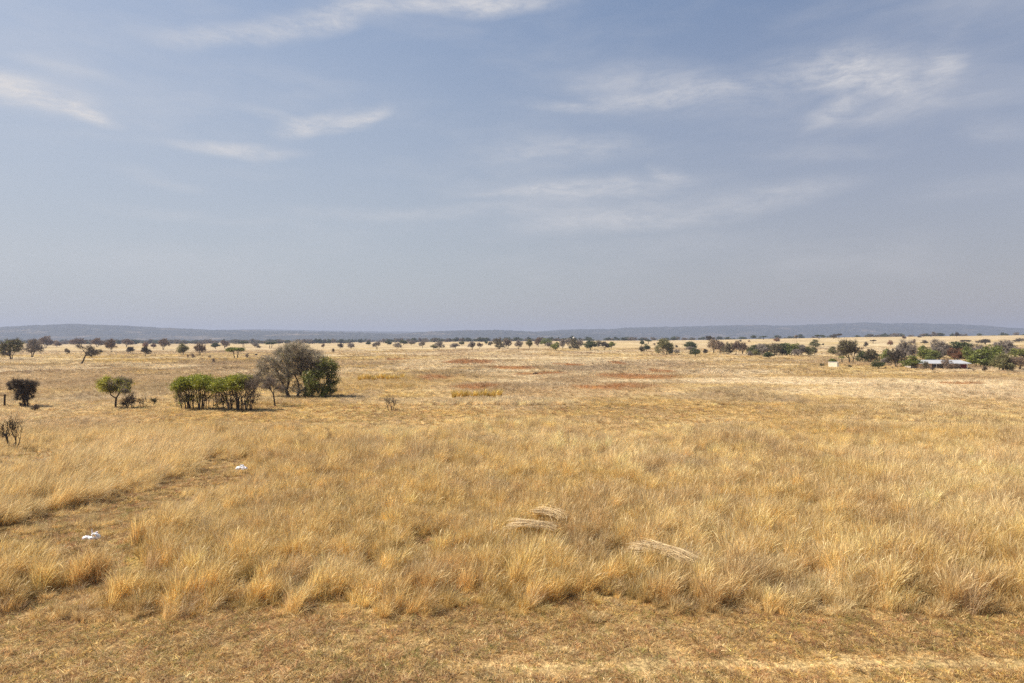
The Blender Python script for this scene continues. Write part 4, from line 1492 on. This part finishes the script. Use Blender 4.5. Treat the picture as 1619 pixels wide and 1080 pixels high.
crumple('plastic_bag', 145, 864, [(-10, 2.5, 5, 3.2, .2), (0, 2.2, 6, 2.6, -.1), (10, 4, 4, 4, .5), (1, 10, .9, 7, .08), (4, 9, 5, 1.6, .5), (9, 8, 4, 1.5, -.6)], 301, 'crumpled white plastic bag with an upright wisp, nearest the camera', .22)
crumple('plastic_bag', 382, 750, [(-5, 2.5, 4, 3, .2), (4, 2.5, 4.5, 3, -.1), (1, 6, 2.2, 2.2, .5), (-1, 6.5, .8, 3, .1)], 302, 'small crumpled white plastic bag at the far end of the worn path', .22)

# ------------------------------------------------------------------ yellow tufts in a row, dark low mounds
M_TUFT = leaf_mat('yellow_grass', 'object', .3, .03)
tv = [blades(110, .16, .5, 1.15, .022, .28, .1, .1, 4, rs=R(400 + i)) for i in range(3)]
tm = [mesh_np('grass_tuft', V, q.ravel(), 4, M_TUFT, {'bl': b}) for V, q, b in tv]
TX = [718, 725, 733, 739, 747, 752, 758, 764, 769, 775, 781, 790]
TX2 = [569, 576, 583, 590, 598, 606, 613, 620, 628, 636]
for i, (px, py0, sc, where) in enumerate([(x, 629, 1.0, 'in the row before the red patch') for x in TX] + [(x, 601.5 - (x - 569) * .03, 1.15, 'in the farther row') for x in TX2]):
    rs = R(420 + i)
    o = link(bpy.data.objects.new('grass_tuft', tm[i % 3]))
    o.location = pt(px, py0 + (rs.random() - .3) * 3)
    s = sc * (.95 + .35 * rs.random())
    o.scale = (s * 1.1, s * 1.1, s)
    o.rotation_euler = (0, 0, rs.normal(0, .6))
    o.color = (*(np.array([.62, .42, .08]) * (.8 + .4 * rs.random())), 1)
    tag(o, 'upright yellow grass tuft, %s from the left %s' % (ORD[i if i < 12 else i - 12], where), 'grass tuft', 'row of yellow grass tufts' if i < 12 else 'farther row of yellow grass tufts')

M_MOUND = principled('dark_mound', (.035, .026, .02), .95, .4, .05, nscale=6)
for (px, py, w, h, lb) in [(620, 582, 5.4, 2.4, 'left one of two small dark mounds side by side on the plain'), (627, 581, 4.6, 2.4, 'right one of two small dark mounds side by side on the plain'),
                           (717, 574.5, 6, 2.2, 'lone small dark mound on the reddish strip'), (405, 561.5, 4.5, 2, 'dark mound right of the bright green flat topped tree'), (847, 592, 9, 3, 'dark mound at the left end of a red strip')]:
    p = pt(px, py)
    k = px_m(p)
    o = lathe('earth_mound', [(w * k * .5, -.2), (w * k * .5, h * k * .25), (w * k * .42, h * k * .65), (w * k * .25, h * k * .92), (w * k * .06, h * k * 1.05)], M_MOUND, 14, jit=.13, seed=int(px))
    o.location = p
    o.scale = (1, .8, 1)
    tag(o, lb, 'mound', 'small dark mounds on the plain')

# ------------------------------------------------------------------ haze: the dry season air over the whole plain
hb = MB().box(-9600, 9600, -9600, 9600, -14, 168)
mh = bpy.data.materials.new('haze')
mh.use_nodes = True
t = NT(mh.node_tree)
pv = t.n('ShaderNodeVolumePrincipled', ins={'Color': (.54, .61, .82, 1), 'Density': .00019, 'Anisotropy': 0.1})
o = t.n('ShaderNodeOutputMaterial')
t.t.links.new(pv.outputs[0], o.inputs['Volume'])
hz = hb.build('haze', mh)
tag(hz, 'thin dry season haze over the plain', kind='stuff')
